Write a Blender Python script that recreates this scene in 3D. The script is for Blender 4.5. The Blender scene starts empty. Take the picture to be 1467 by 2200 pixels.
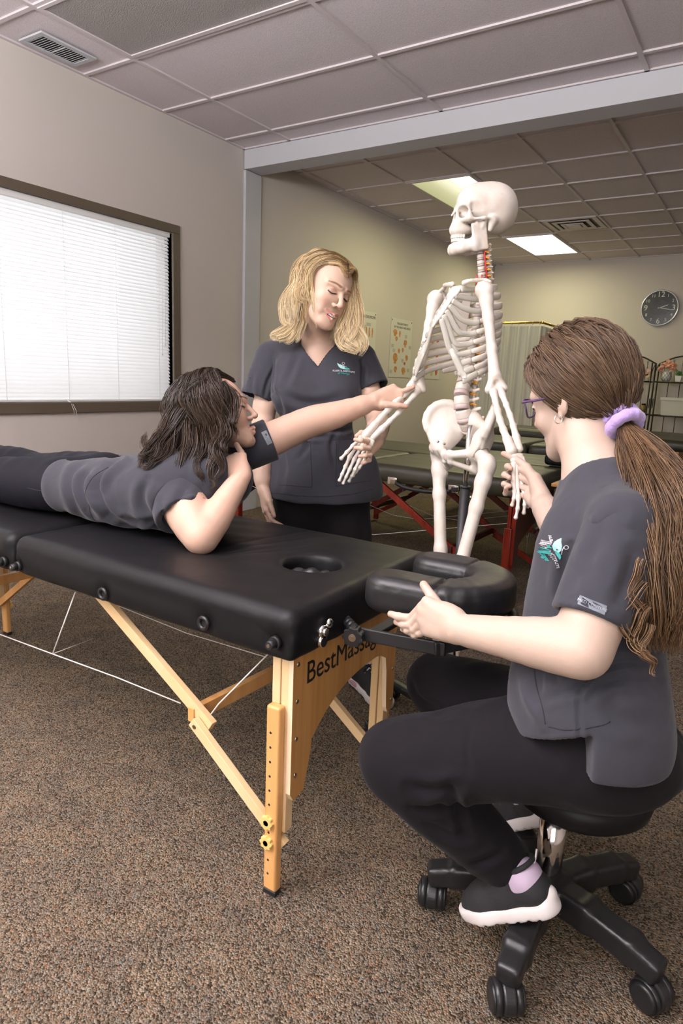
import bpy, bmesh, math, random
import numpy as np
from mathutils import Vector, Matrix, Euler, noise
random.seed(7); rng = np.random.default_rng(7)
SC = bpy.context.scene
C = SC.collection
R = math.radians
PI = math.pi
# ---------------------------------------------------------------- camera
YAW, PIT, ROL, FPX = R(-32.682), R(11.374), R(2.391), 1424.35
CAM = Vector((3.743, 0.0, 1.15))
_fw = Vector((math.sin(YAW)*math.cos(PIT), math.cos(YAW)*math.cos(PIT), -math.sin(PIT)))
_rt = Vector((math.cos(YAW), -math.sin(YAW), 0)); _up = _rt.cross(_fw)
_r2 = _rt*math.cos(ROL)+_up*math.sin(ROL); _u2 = -_rt*math.sin(ROL)+_up*math.cos(ROL)
cd = bpy.data.cameras.new('camera'); cam = bpy.data.objects.new('camera', cd); C.objects.link(cam)
cam.matrix_world = Matrix(((_r2.x,_u2.x,-_fw.x,CAM.x),(_r2.y,_u2.y,-_fw.y,CAM.y),(_r2.z,_u2.z,-_fw.z,CAM.z),(0,0,0,1)))
cd.sensor_fit = 'VERTICAL'; cd.sensor_height = 36; cd.lens = 36*FPX/2200; cd.clip_start = 0.02
SC.camera = cam
def at(px, py, d):            # a surveyed point: direction of sight and distance along it
    return CAM + (_fw + _r2*((px-733.5)/FPX) - _u2*((py-1100)/FPX))*d
# ---------------------------------------------------------------- world, lights, exposure
SC.view_settings.view_transform = 'Standard'; SC.view_settings.look = 'None'
SC.view_settings.gamma = 1; SC.view_settings.use_curve_mapping = False
SC.view_settings.exposure = -0.07
W = bpy.data.worlds.new('world'); SC.world = W; W.use_nodes = True
W.node_tree.nodes['Background'].inputs[0].default_value = (0.93, 0.97, 1.0, 1)
W.node_tree.nodes['Background'].inputs[1].default_value = 1.0
def area(name, loc, target, size, energy, col, size_y=None):
    ld = bpy.data.lights.new(name, 'AREA'); ld.energy = energy; ld.color = col; ld.size = size
    if size_y: ld.shape = 'RECTANGLE'; ld.size_y = size_y
    o = bpy.data.objects.new(name, ld); C.objects.link(o); o.location = loc
    o.rotation_euler = (Vector(target)-Vector(loc)).to_track_quat('-Z', 'Y').to_euler()
    return o
area('flash_softbox', (1.35, -1.5, 2.1), (2.6, 1.8, 0.9), 1.2, 56, (1.0, 0.97, 0.95))
area('flash_bounce_ceiling', (2.3, -0.6, 2.15), (2.3, -0.5, 2.85), 1.8, 400, (1.0, 0.985, 1.0))
area('added_fill_right', (4.7, -1.9, 1.55), (2.2, 2.4, 0.7), 1.8, 50, (1.0, 0.98, 0.96))  # soft fill added behind the camera on the right, an invented source
area('lamp_tubes_near', (1.12, 6.1, 2.80), (1.12, 6.1, 0), 0.5, 24, (1.0, 0.94, 0.50), 1.1)
area('lamp_tubes_far', (1.03, 8.53, 2.80), (1.03, 8.53, 0), 0.5, 24, (1.0, 0.94, 0.50), 1.1)
area('daylight_at_window', (-0.5, 2.3, 1.5), (1.0, 2.3, 1.4), 2.2, 22, (0.9, 0.95, 1.0), 1.2)
# ---------------------------------------------------------------- materials
def mat(name, col, rough=0.5, metal=0.0, spec=0.5, **kw):
    m = bpy.data.materials.new(name); m.use_nodes = True
    b = m.node_tree.nodes['Principled BSDF']
    b.inputs['Base Color'].default_value = (*col, 1); b.inputs['Roughness'].default_value = rough
    b.inputs['Metallic'].default_value = metal; b.inputs['Specular IOR Level'].default_value = spec
    for k, v in kw.items():
        b.inputs[k.replace('_', ' ')].default_value = v
    return m
def N(m, t, **kw):
    n = m.node_tree.nodes.new(t)
    for k, v in kw.items():
        if k[0] == '_': setattr(n, k[1:], v)
        else: n.inputs[k.replace('_', ' ')].default_value = v
    return n
def L(m, a, ao, b, bi): m.node_tree.links.new(a.outputs[ao], b.inputs[bi])
def BS(m): return m.node_tree.nodes['Principled BSDF']
def bump(m, scale, strength, dist=0.01, detail=4, tex='ShaderNodeTexNoise', coord='Object'):
    tc = N(m, 'ShaderNodeTexCoord'); t = N(m, tex); t.inputs['Scale'].default_value = scale
    if tex == 'ShaderNodeTexNoise': t.inputs['Detail'].default_value = detail
    L(m, tc, coord, t, 'Vector')
    b = N(m, 'ShaderNodeBump', Strength=strength, Distance=dist); L(m, t, 0, b, 'Height')
    L(m, b, 0, BS(m), 'Normal'); return m
def ramp(m, cols):
    r = N(m, 'ShaderNodeValToRGB'); e = r.color_ramp.elements
    while len(e) < len(cols): e.new(0.5)
    for i, (p, c) in enumerate(cols): e[i].position = p; e[i].color = (*c, 1)
    return r
def mottled(name, cols, scale, rough=.5, detail=4, stretch=None, bumpv=None, **kw):
    m = mat(name, cols[0][1], rough, **kw)
    tc = N(m, 'ShaderNodeTexCoord'); t = N(m, 'ShaderNodeTexNoise', Scale=scale, Detail=detail); mp = N(m, 'ShaderNodeMapping')
    if stretch: mp.inputs['Scale'].default_value = stretch
    L(m, tc, 'Object', mp, 'Vector'); L(m, mp, 0, t, 'Vector'); r = ramp(m, cols); L(m, t, 0, r, 0); L(m, r, 0, BS(m), 'Base Color')
    if bumpv:
        b = N(m, 'ShaderNodeBump', Strength=bumpv, Distance=.004); L(m, t, 0, b, 'Height'); L(m, b, 0, BS(m), 'Normal')
    return m
def attr_col(m, name='Col'):
    a = N(m, 'ShaderNodeAttribute'); a.attribute_name = name; L(m, a, 'Color', BS(m), 'Base Color'); return m
M = {}
M['wall'] = bump(mat('wall_paint', (.56, .515, .475), .75, spec=.25), 260, .12, .002)
M['beam'] = bump(mat('beam_paint', (.50, .50, .53), .6, spec=.3), 200, .08, .002)
M['tile'] = mottled('ceiling_tile', [(.3, (.58, .52, .545)), (.5, (.67, .61, .635)), (.72, (.73, .67, .695))], 170, .9, 3, bumpv=.25, spec=.1)
M['tbar'] = mat('tbar_paint', (.60, .54, .555), .5)
M['tbar_edge'] = mat('tile_edge', (.80, .74, .75), .7)
M['brownframe'] = mat('window_frame_brown', (.115, .088, .062), .5)
M['slat'] = mat('blind_slat', (.86, .86, .85), .5, Transmission_Weight=0.0)
def slat_mat():
    m = bpy.data.materials.new('blind_slat_white'); m.use_nodes = True; nt = m.node_tree; nt.nodes.clear()
    o = nt.nodes.new('ShaderNodeOutputMaterial'); d = nt.nodes.new('ShaderNodeBsdfDiffuse'); t = nt.nodes.new('ShaderNodeBsdfTranslucent'); x = nt.nodes.new('ShaderNodeMixShader')
    d.inputs[0].default_value = (.88, .87, .86, 1); t.inputs[0].default_value = (.85, .84, .84, 1); x.inputs[0].default_value = .32
    nt.links.new(d.outputs[0], x.inputs[1]); nt.links.new(t.outputs[0], x.inputs[2]); nt.links.new(x.outputs[0], o.inputs[0]); return m
M['slat'] = slat_mat()
M['white'] = mat('white_plastic', (.8, .8, .78), .4)
M['glass'] = mat('window_glass', (1, 1, 1), .02, Transmission_Weight=1.0, IOR=1.1)
def carpet():
    m = mat('carpet', (.2, .16, .12), .95, spec=.08)
    tc = N(m, 'ShaderNodeTexCoord')
    v = N(m, 'ShaderNodeTexVoronoi', Scale=260.0); L(m, tc, 'Object', v, 'Vector')
    s = N(m, 'ShaderNodeSeparateColor'); L(m, v, 'Color', s, 0)
    r = ramp(m, [(0, (.062, .048, .033)), (.2, (.145, .115, .080)), (.45, (.20, .162, .118)), (.72, (.27, .228, .170)), (.88, (.25, .145, .085)), (.95, (.16, .17, .155))])
    r.color_ramp.interpolation = 'CONSTANT'; L(m, s, 0, r, 0)
    n = N(m, 'ShaderNodeTexNoise', Scale=9.0, Detail=3.0); L(m, tc, 'Object', n, 'Vector')
    r2 = ramp(m, [(.3, (.80, .80, .84)), (.7, (1.12, 1.06, 1.0))]); L(m, n, 0, r2, 0)
    mx = N(m, 'ShaderNodeMix', _data_type='RGBA', _blend_type='MULTIPLY'); mx.inputs[0].default_value = 1
    L(m, r, 0, mx, 6); L(m, r2, 0, mx, 7)
    m.node_tree.links.new(mx.outputs[2], BS(m).inputs['Base Color'])
    b = N(m, 'ShaderNodeBump', Strength=.9, Distance=.006); L(m, v, 'Distance', b, 'Height'); b.invert = True; L(m, b, 0, BS(m), 'Normal')
    return m
M['carpet'] = carpet()
M['vinyl'] = bump(mat('black_vinyl', (.0075, .0075, .0085), .46, spec=.24), 9, .12, .02, 3)
M['vinyl2'] = bump(mat('soft_black_vinyl', (.012, .012, .013), .40, spec=.5), 26, .12, .012, 3)
M['vinyl_rear'] = bump(mat('black_vinyl_olive_sheen', (.034, .031, .018), .42, spec=.5), 7, .1, .02, 2)  # black vinyl, olive reflection of yellow wall and ceiling mixed into its colour
M['maple'] = mottled('maple_wood', [(.3, (.55, .27, .085)), (.55, (.66, .35, .125)), (.75, (.72, .41, .16))], 30, .38, 5, (1, 1, .06))
M['maple_light'] = mottled('pale_maple_wood', [(.3, (.66, .45, .22)), (.55, (.74, .53, .29)), (.75, (.8, .6, .35))], 26, .42, 5, (.2, 1, .3))
M['ply'] = mottled('plywood_face', [(.3, (.40, .185, .048)), (.55, (.50, .25, .075)), (.8, (.58, .31, .105))], 55, .4, 5, (1, 1, .05))
M['plyedge'] = mat('ply_edge', (.78, .62, .42), .6)
M['cherry'] = mottled('cherry_wood', [(.3, (.14, .012, .006)), (.6, (.22, .022, .010)), (.8, (.28, .035, .014))], 30, .25, 4, (1, 1, .08))
M['cherry_dark'] = mat('dark_cherry_ply', (.045, .012, .008), .4)
M['chrome'] = mat('chrome', (.75, .74, .72), .12, 1)
M['steel'] = mat('screw_steel', (.42, .36, .28), .3, 1)
M['brass'] = mat('brass', (.75, .52, .10), .25, 1)
M['rubber'] = mat('black_rubber', (.013, .013, .014), .5)
M['blackplastic'] = bump(mat('black_plastic', (.014, .014, .015), .34), 300, .1, .001)
M['knob'] = mat('yellow_knob_plastic', (.74, .5, .17), .45)
M['cable'] = mat('white_cable', (.72, .70, .66), .5)
M['darkcable'] = mat('dark_cable', (.03, .03, .03), .5)
M['ink'] = mat('black_ink', (.012, .01, .01), .6)
M['white_ink'] = mat('white_thread', (.72, .70, .74), .7)
M['grey_ink'] = mat('grey_print', (.22, .17, .15), .6)
M['teal'] = mat('teal_thread', (.06, .42, .40), .7)
M['mint'] = mat('mint_thread', (.36, .62, .60), .7)
M['scrub'] = bump(mat('grey_scrub_fabric', (.040, .041, .051), .85, spec=.18, Sheen_Weight=.15, Sheen_Roughness=.5), 22, .25, .01, 2)
M['scrub_seam'] = mat('dark_seam', (.018, .018, .022), .9)
M['tag'] = mat('reflective_tag', (.15, .17, .20), .4)
M['trouser'] = bump(mat('black_trouser_fabric', (.0095, .0085, .0105), .85, spec=.12, Sheen_Weight=.04), 16, .3, .012, 2)
M['legging'] = bump(mat('navy_legging_fabric', (.008, .008, .013), .75, spec=.2, Sheen_Weight=.0), 20, .1, .01, 2)
M['bone'] = mottled('bone_plastic', [(.25, (.60, .52, .43)), (.5, (.66, .61, .54)), (.75, (.68, .64, .575))], 24, .36, 4, bumpv=.08)
M['disc'] = mat('disc_rubber', (.50, .40, .38), .5)
M['cartilage'] = mat('cartilage_silicone', (.70, .68, .60), .35, Transmission_Weight=.25, IOR=1.25)
M['nerve'] = mat('orange_nerve', (.75, .33, .03), .45)
M['artery'] = mat('red_artery', (.65, .03, .04), .4)
M['lilac'] = mat('lilac_cotton', (.42, .30, .62), .85, Sheen_Weight=.5)
M['sole'] = mat('white_sole', (.66, .62, .60), .6)
M['shoe'] = bump(mat('black_knit', (.015, .015, .017), .8), 260, .4, .002)
M['pink'] = mat('pink_plastic', (.42, .22, .27), .3)
M['sock'] = mat('lilac_sock', (.50, .40, .52), .9)
M['bluesock'] = mat('blue_sock', (.15, .35, .65), .9)
M['paper'] = mat('poster_paper', (.60, .58, .52), .5)
M['iron'] = mat('dark_bronze_iron', (.022, .015, .010), .4, .3)
M['clockface'] = mat('clock_face', (.018, .02, .022), .2)
M['clockrim'] = mat('clock_rim', (.62, .62, .66), .25, .6)
def skin(name, tone):
    m = mat(name, tone, .48, spec=.4, Subsurface_Weight=.12, Subsurface_Scale=.006)
    BS(m).inputs['Subsurface Radius'].default_value = (1, .35, .2)
    a = N(m, 'ShaderNodeAttribute'); a.attribute_name = 'Col'; L(m, a, 'Color', BS(m), 'Base Color')
    tc = N(m, 'ShaderNodeTexCoord'); t = N(m, 'ShaderNodeTexNoise', Scale=220.0, Detail=2.0); L(m, tc, 'Object', t, 'Vector')
    b = N(m, 'ShaderNodeBump', Strength=.08, Distance=.002); L(m, t, 0, b, 'Height'); L(m, b, 0, BS(m), 'Normal')
    return m
M['skin'] = skin('skin', (.6, .36, .25))
def hairmat(name, rough=.34):
    m = mat(name, (.1, .05, .03), rough, spec=.45)
    a = N(m, 'ShaderNodeAttribute'); a.attribute_name = 'Col'; L(m, a, 'Color', BS(m), 'Base Color'); return m
M['hair'] = hairmat('hair_strands')
# ---------------------------------------------------------------- object helpers
def wloc(o):
    v = Vector((0, 0, 0))
    while o is not None: v = v + o.location; o = o.parent
    return v
def thing(name, label, cat, loc=(0, 0, 0), group=None):
    o = bpy.data.objects.new(name, None); C.objects.link(o); o.location = loc; o.empty_display_size = .05
    o['label'] = label; o['category'] = cat
    if group: o['group'] = group
    return o
def obj(name, bm, m, parent=None, smooth=False, label=None, cat=None, group=None, kind=None, bev=0, sub=0, colfn=None):
    if isinstance(bm, bmesh.types.BMesh):
        me = bpy.data.meshes.new(name); bmesh.ops.recalc_face_normals(bm, faces=bm.faces); bm.to_mesh(me); bm.free()
    else: me = bm; me.name = name
    ms = m if isinstance(m, (list, tuple)) else [m]
    for x in ms: me.materials.append(x)
    if smooth is True:
        for p in me.polygons: p.use_smooth = True
    elif smooth: me.polygons.foreach_set('use_smooth', [True]*len(me.polygons)); me.set_sharp_from_angle(angle=R(smooth))
    if parent is not None: me.transform(Matrix.Translation(-wloc(parent)))
    o = bpy.data.objects.new(name, me); C.objects.link(o)
    if parent is not None: o.parent = parent
    if label: o['label'] = label
    if cat: o['category'] = cat
    if group: o['group'] = group
    if kind: o['kind'] = kind
    if bev:
        b = o.modifiers.new('b', 'BEVEL'); b.width = bev; b.segments = 2; b.limit_method = 'ANGLE'
    if sub:
        s = o.modifiers.new('s', 'SUBSURF'); s.levels = sub; s.render_levels = sub
    return o
def struct(name, bm, m, **kw): return obj(name, bm, m, kind='structure', **kw)
def B(): return bmesh.new()
def bx(bm, c, s, rot=None, mi=0, bev=0, seg=2):
    r = bmesh.ops.create_cube(bm, size=1); vs = r['verts']
    T = Matrix.Translation(c) @ (rot.to_4x4() if rot is not None else Matrix()) @ Matrix.Diagonal((*s, 1))
    bmesh.ops.transform(bm, matrix=T, verts=vs)
    fs = {f for v in vs for f in v.link_faces}
    for f in fs: f.material_index = mi
    if bev:
        es = {e for v in vs for e in v.link_edges}
        g = bmesh.ops.bevel(bm, geom=list(es), offset=bev, segments=seg, profile=.5, affect='EDGES')
        for f in g['faces']: f.material_index = mi; f.smooth = True
def frame(d):
    d = Vector(d).normalized(); u = d.orthogonal().normalized(); return u, d.cross(u), d
def cyl(bm, a, b, r1, r2=None, n=16, mi=0, caps=True, smooth=True):
    if r2 is None: r2 = r1
    a, b = Vector(a), Vector(b); u, v, d = frame(b-a); A = []; Bv = []
    for i in range(n):
        t = 2*PI*i/n; w = u*math.cos(t)+v*math.sin(t); A.append(bm.verts.new(a+w*r1)); Bv.append(bm.verts.new(b+w*r2))
    for i in range(n):
        f = bm.faces.new((A[i], A[(i+1) % n], Bv[(i+1) % n], Bv[i])); f.material_index = mi; f.smooth = smooth
    if caps:
        f = bm.faces.new(A[::-1]); f.material_index = mi; f = bm.faces.new(Bv); f.material_index = mi
def tube(bm, pts, r, n=8, mi=0, closed=False):
    pts = [Vector(p) for p in pts]; rs = r if isinstance(r, (list, tuple)) else [r]*len(pts); rings = []
    u = None
    for i, p in enumerate(pts):
        d = (pts[(i+1) % len(pts)]-pts[i-1]) if (closed or 0 < i < len(pts)-1) else (pts[1]-pts[0] if i == 0 else pts[-1]-pts[-2])
        d = d.normalized() if d.length > 1e-9 else Vector((0, 0, 1))
        if u is None: u = d.orthogonal().normalized()
        u = (u-d*u.dot(d)); u = u.normalized() if u.length > 1e-6 else d.orthogonal().normalized(); v = d.cross(u)
        rings.append([bm.verts.new(p+(u*math.cos(2*PI*k/n)+v*math.sin(2*PI*k/n))*rs[i]) for k in range(n)])
    m = len(rings)
    for i in range(m if closed else m-1):
        a, b = rings[i], rings[(i+1) % m]
        for k in range(n):
            f = bm.faces.new((a[k], a[(k+1) % n], b[(k+1) % n], b[k])); f.smooth = True; f.material_index = mi
    if not closed:
        f = bm.faces.new(rings[0][::-1]); f.material_index = mi; f = bm.faces.new(rings[-1]); f.material_index = mi
def ball(bm, c, r, mi=0, n=16, rot=None):
    r = r if isinstance(r, (tuple, list, Vector)) else (r, r, r)
    g = bmesh.ops.create_uvsphere(bm, u_segments=n, v_segments=max(6, n//2), radius=1)
    T = Matrix.Translation(c) @ (rot.to_4x4() if rot is not None else Matrix()) @ Matrix.Diagonal((*r, 1))
    bmesh.ops.transform(bm, matrix=T, verts=g['verts'])
    for f in {f for v in g['verts'] for f in v.link_faces}: f.material_index = mi; f.smooth = True
def prism(bm, poly, o, u, v, w, t, mi=0, side=None):
    o, u, v, w = map(Vector, (o, u, v, w))
    A = [bm.verts.new(o+u*p[0]+v*p[1]) for p in poly]; Bv = [bm.verts.new(o+u*p[0]+v*p[1]+w*t) for p in poly]
    f = bm.faces.new(A); f.material_index = mi; f = bm.faces.new(Bv[::-1]); f.material_index = mi
    n = len(poly)
    for i in range(n):
        f = bm.faces.new((A[i], A[(i+1) % n], Bv[(i+1) % n], Bv[i])); f.material_index = mi if side is None else side
def catmull(pts, n):
    P = [Vector(p) for p in pts]; P = [P[0]*2-P[1]]+P+[P[-1]*2-P[-2]]; out = []
    m = len(P)-3
    for i in range(n):
        s = i/(n-1)*m; k = min(int(s), m-1); t = s-k; a, b, c, d = P[k:k+4]
        out.append(.5*((2*b)+(c-a)*t+(2*a-5*b+4*c-d)*t*t+(3*b-a-3*c+d)*t**3))
    return out
def text_mesh(s, size, o, u, v, ext=.0006, shear=0, sx=1, spacing=1):
    cu = bpy.data.curves.new('t', 'FONT'); cu.body = s; cu.size = size; cu.extrude = ext; cu.align_x = 'CENTER'; cu.align_y = 'CENTER'; cu.shear = shear; cu.space_character = spacing
    t = bpy.data.objects.new('t', cu); C.objects.link(t); dg = bpy.context.evaluated_depsgraph_get()
    me = bpy.data.meshes.new_from_object(t.evaluated_get(dg)); bpy.data.objects.remove(t)
    u = Vector(u).normalized(); v = Vector(v).normalized(); w = u.cross(v)
    T = Matrix(((u.x*sx, v.x, w.x, o[0]), (u.y*sx, v.y, w.y, o[1]), (u.z*sx, v.z, w.z, o[2]), (0, 0, 0, 1)))
    me.transform(T); return me
def copy_tree(o, parent=None):
    c = o.copy(); C.objects.link(c); c.parent = parent
    for ch in list(o.children): copy_tree(ch, c)
    return c
# ================================================================= ROOM
H = 2.85; YB = 9.69; XR = 6.4; YF = -3.0; BY0, BY1, BZ = 4.22, 4.41, 2.712
b = B(); bx(b, (XR/2, (YB+YF)/2, -.05), (XR+.4, YB-YF+.4, .1)); struct('floor', b, M['carpet'])
b = B(); bx(b, (XR/2, (YB+YF)/2, H+.07), (XR+.4, YB-YF+.4, .12)); struct('ceiling', b, M['tile'])
WY0, WY1, WZ0, WZ1 = 1.32, 3.472, .934, 2.104
b = B()
for (y0, y1, z0, z1) in ((YF, WY0, 0, H+.02), (WY1, YB+.1, 0, H+.02), (WY0, WY1, 0, WZ0), (WY0, WY1, WZ1, H+.02)):
    bx(b, (-.08, (y0+y1)/2, (z0+z1)/2), (.16, y1-y0, z1-z0))
struct('wall_left', b, M['wall'])
b = B(); bx(b, (XR/2, YB+.06, H/2), (XR+.2, .12, H+.04)); struct('wall_back', b, M['wall'])
b = B(); bx(b, (XR+.06, (YB+YF)/2, H/2), (.12, YB-YF+.3, H+.04)); struct('wall_right', b, M['wall'])
b = B(); bx(b, (XR/2, YF-.06, H/2), (XR+.2, .12, H+.04)); struct('wall_front', b, M['wall'])
b = B(); bx(b, (XR/2+.005, (BY0+BY1)/2, (H+BZ)/2), (XR, BY1-BY0, H-BZ), bev=.003); struct('trim_1', b, M['beam'])      # ceiling beam
b = B(); bx(b, (.0125, (BY0+BY1)/2, BZ/2-.002), (.025, BY1-BY0, BZ-.006), bev=.003); struct('trim_2', b, M['beam'])         # jamb
# suspended grid
b = B()
xs_f = [.449+1.2195*i for i in range(-0, 5)]; ys_f = [4.0-.605*i for i in range(0, 12)]
xs_r = [.1+.6185*i for i in range(0, 11)]; ys_r = [4.9+.606*i for i in range(0, 8)]
zt = H+.006
for x in xs_f: bx(b, (x, (YF+BY0)/2, zt), (.026, BY0-YF, .012))
for y in ys_f: bx(b, (XR/2, y, zt), (XR, .024, .0115))
for x in xs_r: bx(b, (x, (YB+BY1)/2, zt), (.022, YB-BY1, .012))
for y in ys_r: bx(b, (XR/2, y, zt), (XR, .020, .0115))
bx(b, (.011, (YF+YB)/2, zt), (.022, YB-YF, .012)); bx(b, (XR/2, YB-.011, zt), (XR, .022, .012)); bx(b, (XR/2, BY0-.006, zt), (XR, .012, .012))
struct('trim_3', b, M['tbar'])
b = B()      # pale tile edges beside the cross bars
for y in ys_f: bx(b, (XR/2, y+.0165, H+.0095), (XR, .007, .006))
for y in ys_r: bx(b, (XR/2, y+.0145, H+.0095), (XR, .007, .006))
struct('trim_4', b, M['tbar_edge'])
# window
wf = B(); T_ = .066
for (y0, y1, z0, z1) in ((WY0-T_, WY1+T_, WZ1, WZ1+T_*.85), (WY0-T_, WY1+T_, WZ0-T_, WZ0), (WY0-T_, WY0, WZ0, WZ1), (WY1, WY1+T_, WZ0, WZ1)):
    bx(wf, (-.03, (y0+y1)/2, (z0+z1)/2), (.095, y1-y0, z1-z0), bev=.003)
struct('window_1', wf, M['brownframe'])
b = B(); bx(b, (-.13, (WY0+WY1)/2, (WZ0+WZ1)/2), (.006, WY1-WY0, WZ1-WZ0)); struct('window_2', b, M['glass'])
bl = thing('window_blind', 'white horizontal slat blind lowered inside the brown-framed window', 'blind', (-.03, (WY0+WY1)/2, WZ0))
b = B(); bx(b, (-.022, (WY0+WY1)/2, WZ1-.017), (.034, WY1-WY0-.02, .034), bev=.002); obj('headrail', b, M['white'], bl)
b = B(); ns = 48; z0s, z1s = WZ0+.024, WZ1-.045
for i in range(ns):
    z = z0s+(z1s-z0s)*i/(ns-1); tl = R(52); pr_ = []
    for k in range(5):
        s = (k-2)/2; a = s*.0150; cr = .0022*(1-s*s)
        pr_.append((-.024+a*math.cos(tl)+cr*math.sin(tl), z-a*math.sin(tl)+cr*math.cos(tl)))
    va = [b.verts.new((p[0], WY0+.012, p[1])) for p in pr_]; vb = [b.verts.new((p[0], WY1-.012, p[1])) for p in pr_]
    for k in range(4): b.faces.new((va[k], va[k+1], vb[k+1], vb[k])).smooth = True
obj('slats', b, M['slat'], bl)
b = B(); bx(b, (-.024, (WY0+WY1)/2, WZ0+.011), (.026, WY1-WY0-.02, .012), bev=.002); obj('bottom_rail', b, M['white'], bl)
for y in (1.75, 2.21, 2.62, 3.0, 3.36):
    b = B(); tube(b, [(-.012, y, WZ1-.03), (-.0115, y, WZ0+.01)], .0011, 5); tube(b, [(-.037, y, WZ1-.03), (-.037, y, WZ0+.01)], .0011, 5); obj('ladder_cord', b, M['white'], bl)
for y, z in ((3.41, 1.35), (3.435, 1.30), (3.38, 1.28)):
    b = B(); tube(b, [(-.006, y, WZ1-.03), (-.004, y+.004, (WZ1+z)/2), (-.004, y, z)], .0012, 5); cyl(b, (-.004, y, z), (-.004, y, z-.02), .003, .005, 8); obj('pull_cord', b, M['white'], bl)
for dy in (0, .025):
    b = B(); tube(b, [(-.01, 2.60+dy*.2, WZ0+.012), (.016, 2.61+dy*.4, WZ0-.005), (.021, 2.625+dy*.6, WZ0-.05), (.021, 2.628+dy, WZ0-.09-dy)], .0014, 5); obj('loose_cord', b, M['white'], bl)
# ceiling lamps and vents
def lamp_mat(name, grad):
    m = bpy.data.materials.new(name); m.use_nodes = True; bb = BS(m); bb.inputs['Base Color'].default_value = (.75, .75, .7, 1); bb.inputs['Roughness'].default_value = .3
    if not grad:
        bb.inputs['Emission Color'].default_value = (1, .98, .88, 1); bb.inputs['Emission Strength'].default_value = 2.6
    else:
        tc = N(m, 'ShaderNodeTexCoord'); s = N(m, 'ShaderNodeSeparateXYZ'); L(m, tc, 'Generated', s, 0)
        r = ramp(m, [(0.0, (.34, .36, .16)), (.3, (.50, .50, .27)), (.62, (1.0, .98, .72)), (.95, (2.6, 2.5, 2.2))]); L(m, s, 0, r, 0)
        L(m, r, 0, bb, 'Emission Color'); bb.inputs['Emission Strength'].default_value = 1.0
    return m
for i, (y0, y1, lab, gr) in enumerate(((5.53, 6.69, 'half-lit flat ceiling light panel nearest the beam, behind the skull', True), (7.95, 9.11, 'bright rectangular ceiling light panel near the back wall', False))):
    t = thing('ceiling_light', lab, 'ceiling light', (1.03, (y0+y1)/2, H), 'lit ceiling panels')
    b = B()
    for (xa, xb, ya, yb) in ((.735, .775, y0-.02, y1+.02), (1.315, 1.335, y0-.02, y1+.02), (.775, 1.315, y0-.02, y0+.005), (.775, 1.315, y1-.005, y1+.02)):
        bx(b, ((xa+xb)/2, (ya+yb)/2, H-.001), (xb-xa, yb-ya, .010))
    obj('frame', b, M['tbar'], t)
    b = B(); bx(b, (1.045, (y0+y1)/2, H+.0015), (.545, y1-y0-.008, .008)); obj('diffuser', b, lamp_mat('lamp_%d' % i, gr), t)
t = thing('ceiling_light', 'switched-off prismatic ceiling light panel above the window side', 'ceiling light', (1.06, 2.47, H))
b = B()
for (xa, xb, ya, yb) in ((.462, .482, 2.195, 2.77), (1.638, 1.658, 2.195, 2.77), (.482, 1.638, 2.195, 2.215), (.482, 1.638, 2.745, 2.77)): bx(b, ((xa+xb)/2, (ya+yb)/2, H+.001), (xb-xa, yb-ya, .012))
obj('frame', b, M['tbar'], t)
lm = bump(mat('prismatic_lens', (.30, .275, .265), .35), 210, .6, .004, tex='ShaderNodeTexVoronoi')
b = B(); bx(b, (1.06, 2.48, H+.004), (1.156, .53, .006)); obj('lens', b, lm, t)
vn = thing('ceiling_vent', 'small white louvred register in the ceiling above the window wall', 'vent', (.176, 2.506, H))
b = B()
x0, x1, y0, y1 = .076, .277, 2.336, 2.676
for (xa, xb, ya, yb) in ((x0, x0+.034, y0, y1), (x1-.034, x1, y0, y1), (x0+.034, x1-.034, y0, y0+.03), (x0+.034, x1-.034, y1-.03, y1)): bx(b, ((xa+xb)/2, (ya+yb)/2, H-.004), (xb-xa, yb-ya, .010), bev=.002)
bx(b, ((x0+x1)/2, (y0+y1)/2, H-.003), (.13, .008, .008)); obj('frame', b, M['beam'], vn)
b = B(); bx(b, ((x0+x1)/2, (y0+y1)/2, H-.001), (.14, .29, .003)); obj('duct', b, M['ink'], vn)
b = B()
for i in range(17): bx(b, ((x0+x1)/2, y0+.038+i*.0165, H-.005), (.135, .009, .0015), Matrix.Rotation(R(38), 3, 'X'))
obj('louvres', b, M['beam'], vn)
vn = thing('ceiling_vent', 'square four-way air diffuser in the rear ceiling beside the bright light panel', 'vent', (1.66, 7.58, H))
ring = lambda bm, h, w, z: [bx(bm, (1.66+dx, 7.58+dy, z), (sx, sy, .006), bev=.001) for dx, dy, sx, sy in ((0, h-w/2, 2*h, w), (0, -h+w/2, 2*h, w), (h-w/2, 0, w, 2*h-2*w), (-h+w/2, 0, w, 2*h-2*w))]
b = B(); ring(b, .275, .05, H-.002); obj('frame', b, M['tbar'], vn)
b = B(); bx(b, (1.66, 7.58, H+.0), (.46, .46, .002)); obj('duct', b, M['ink'], vn)
b = B(); ring(b, .19, .04, H-.010); ring(b, .115, .035, H-.018); bx(b, (1.66, 7.58, H-.022), (.14, .14, .005)); obj('vanes', b, M['tbar'], vn)
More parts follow.
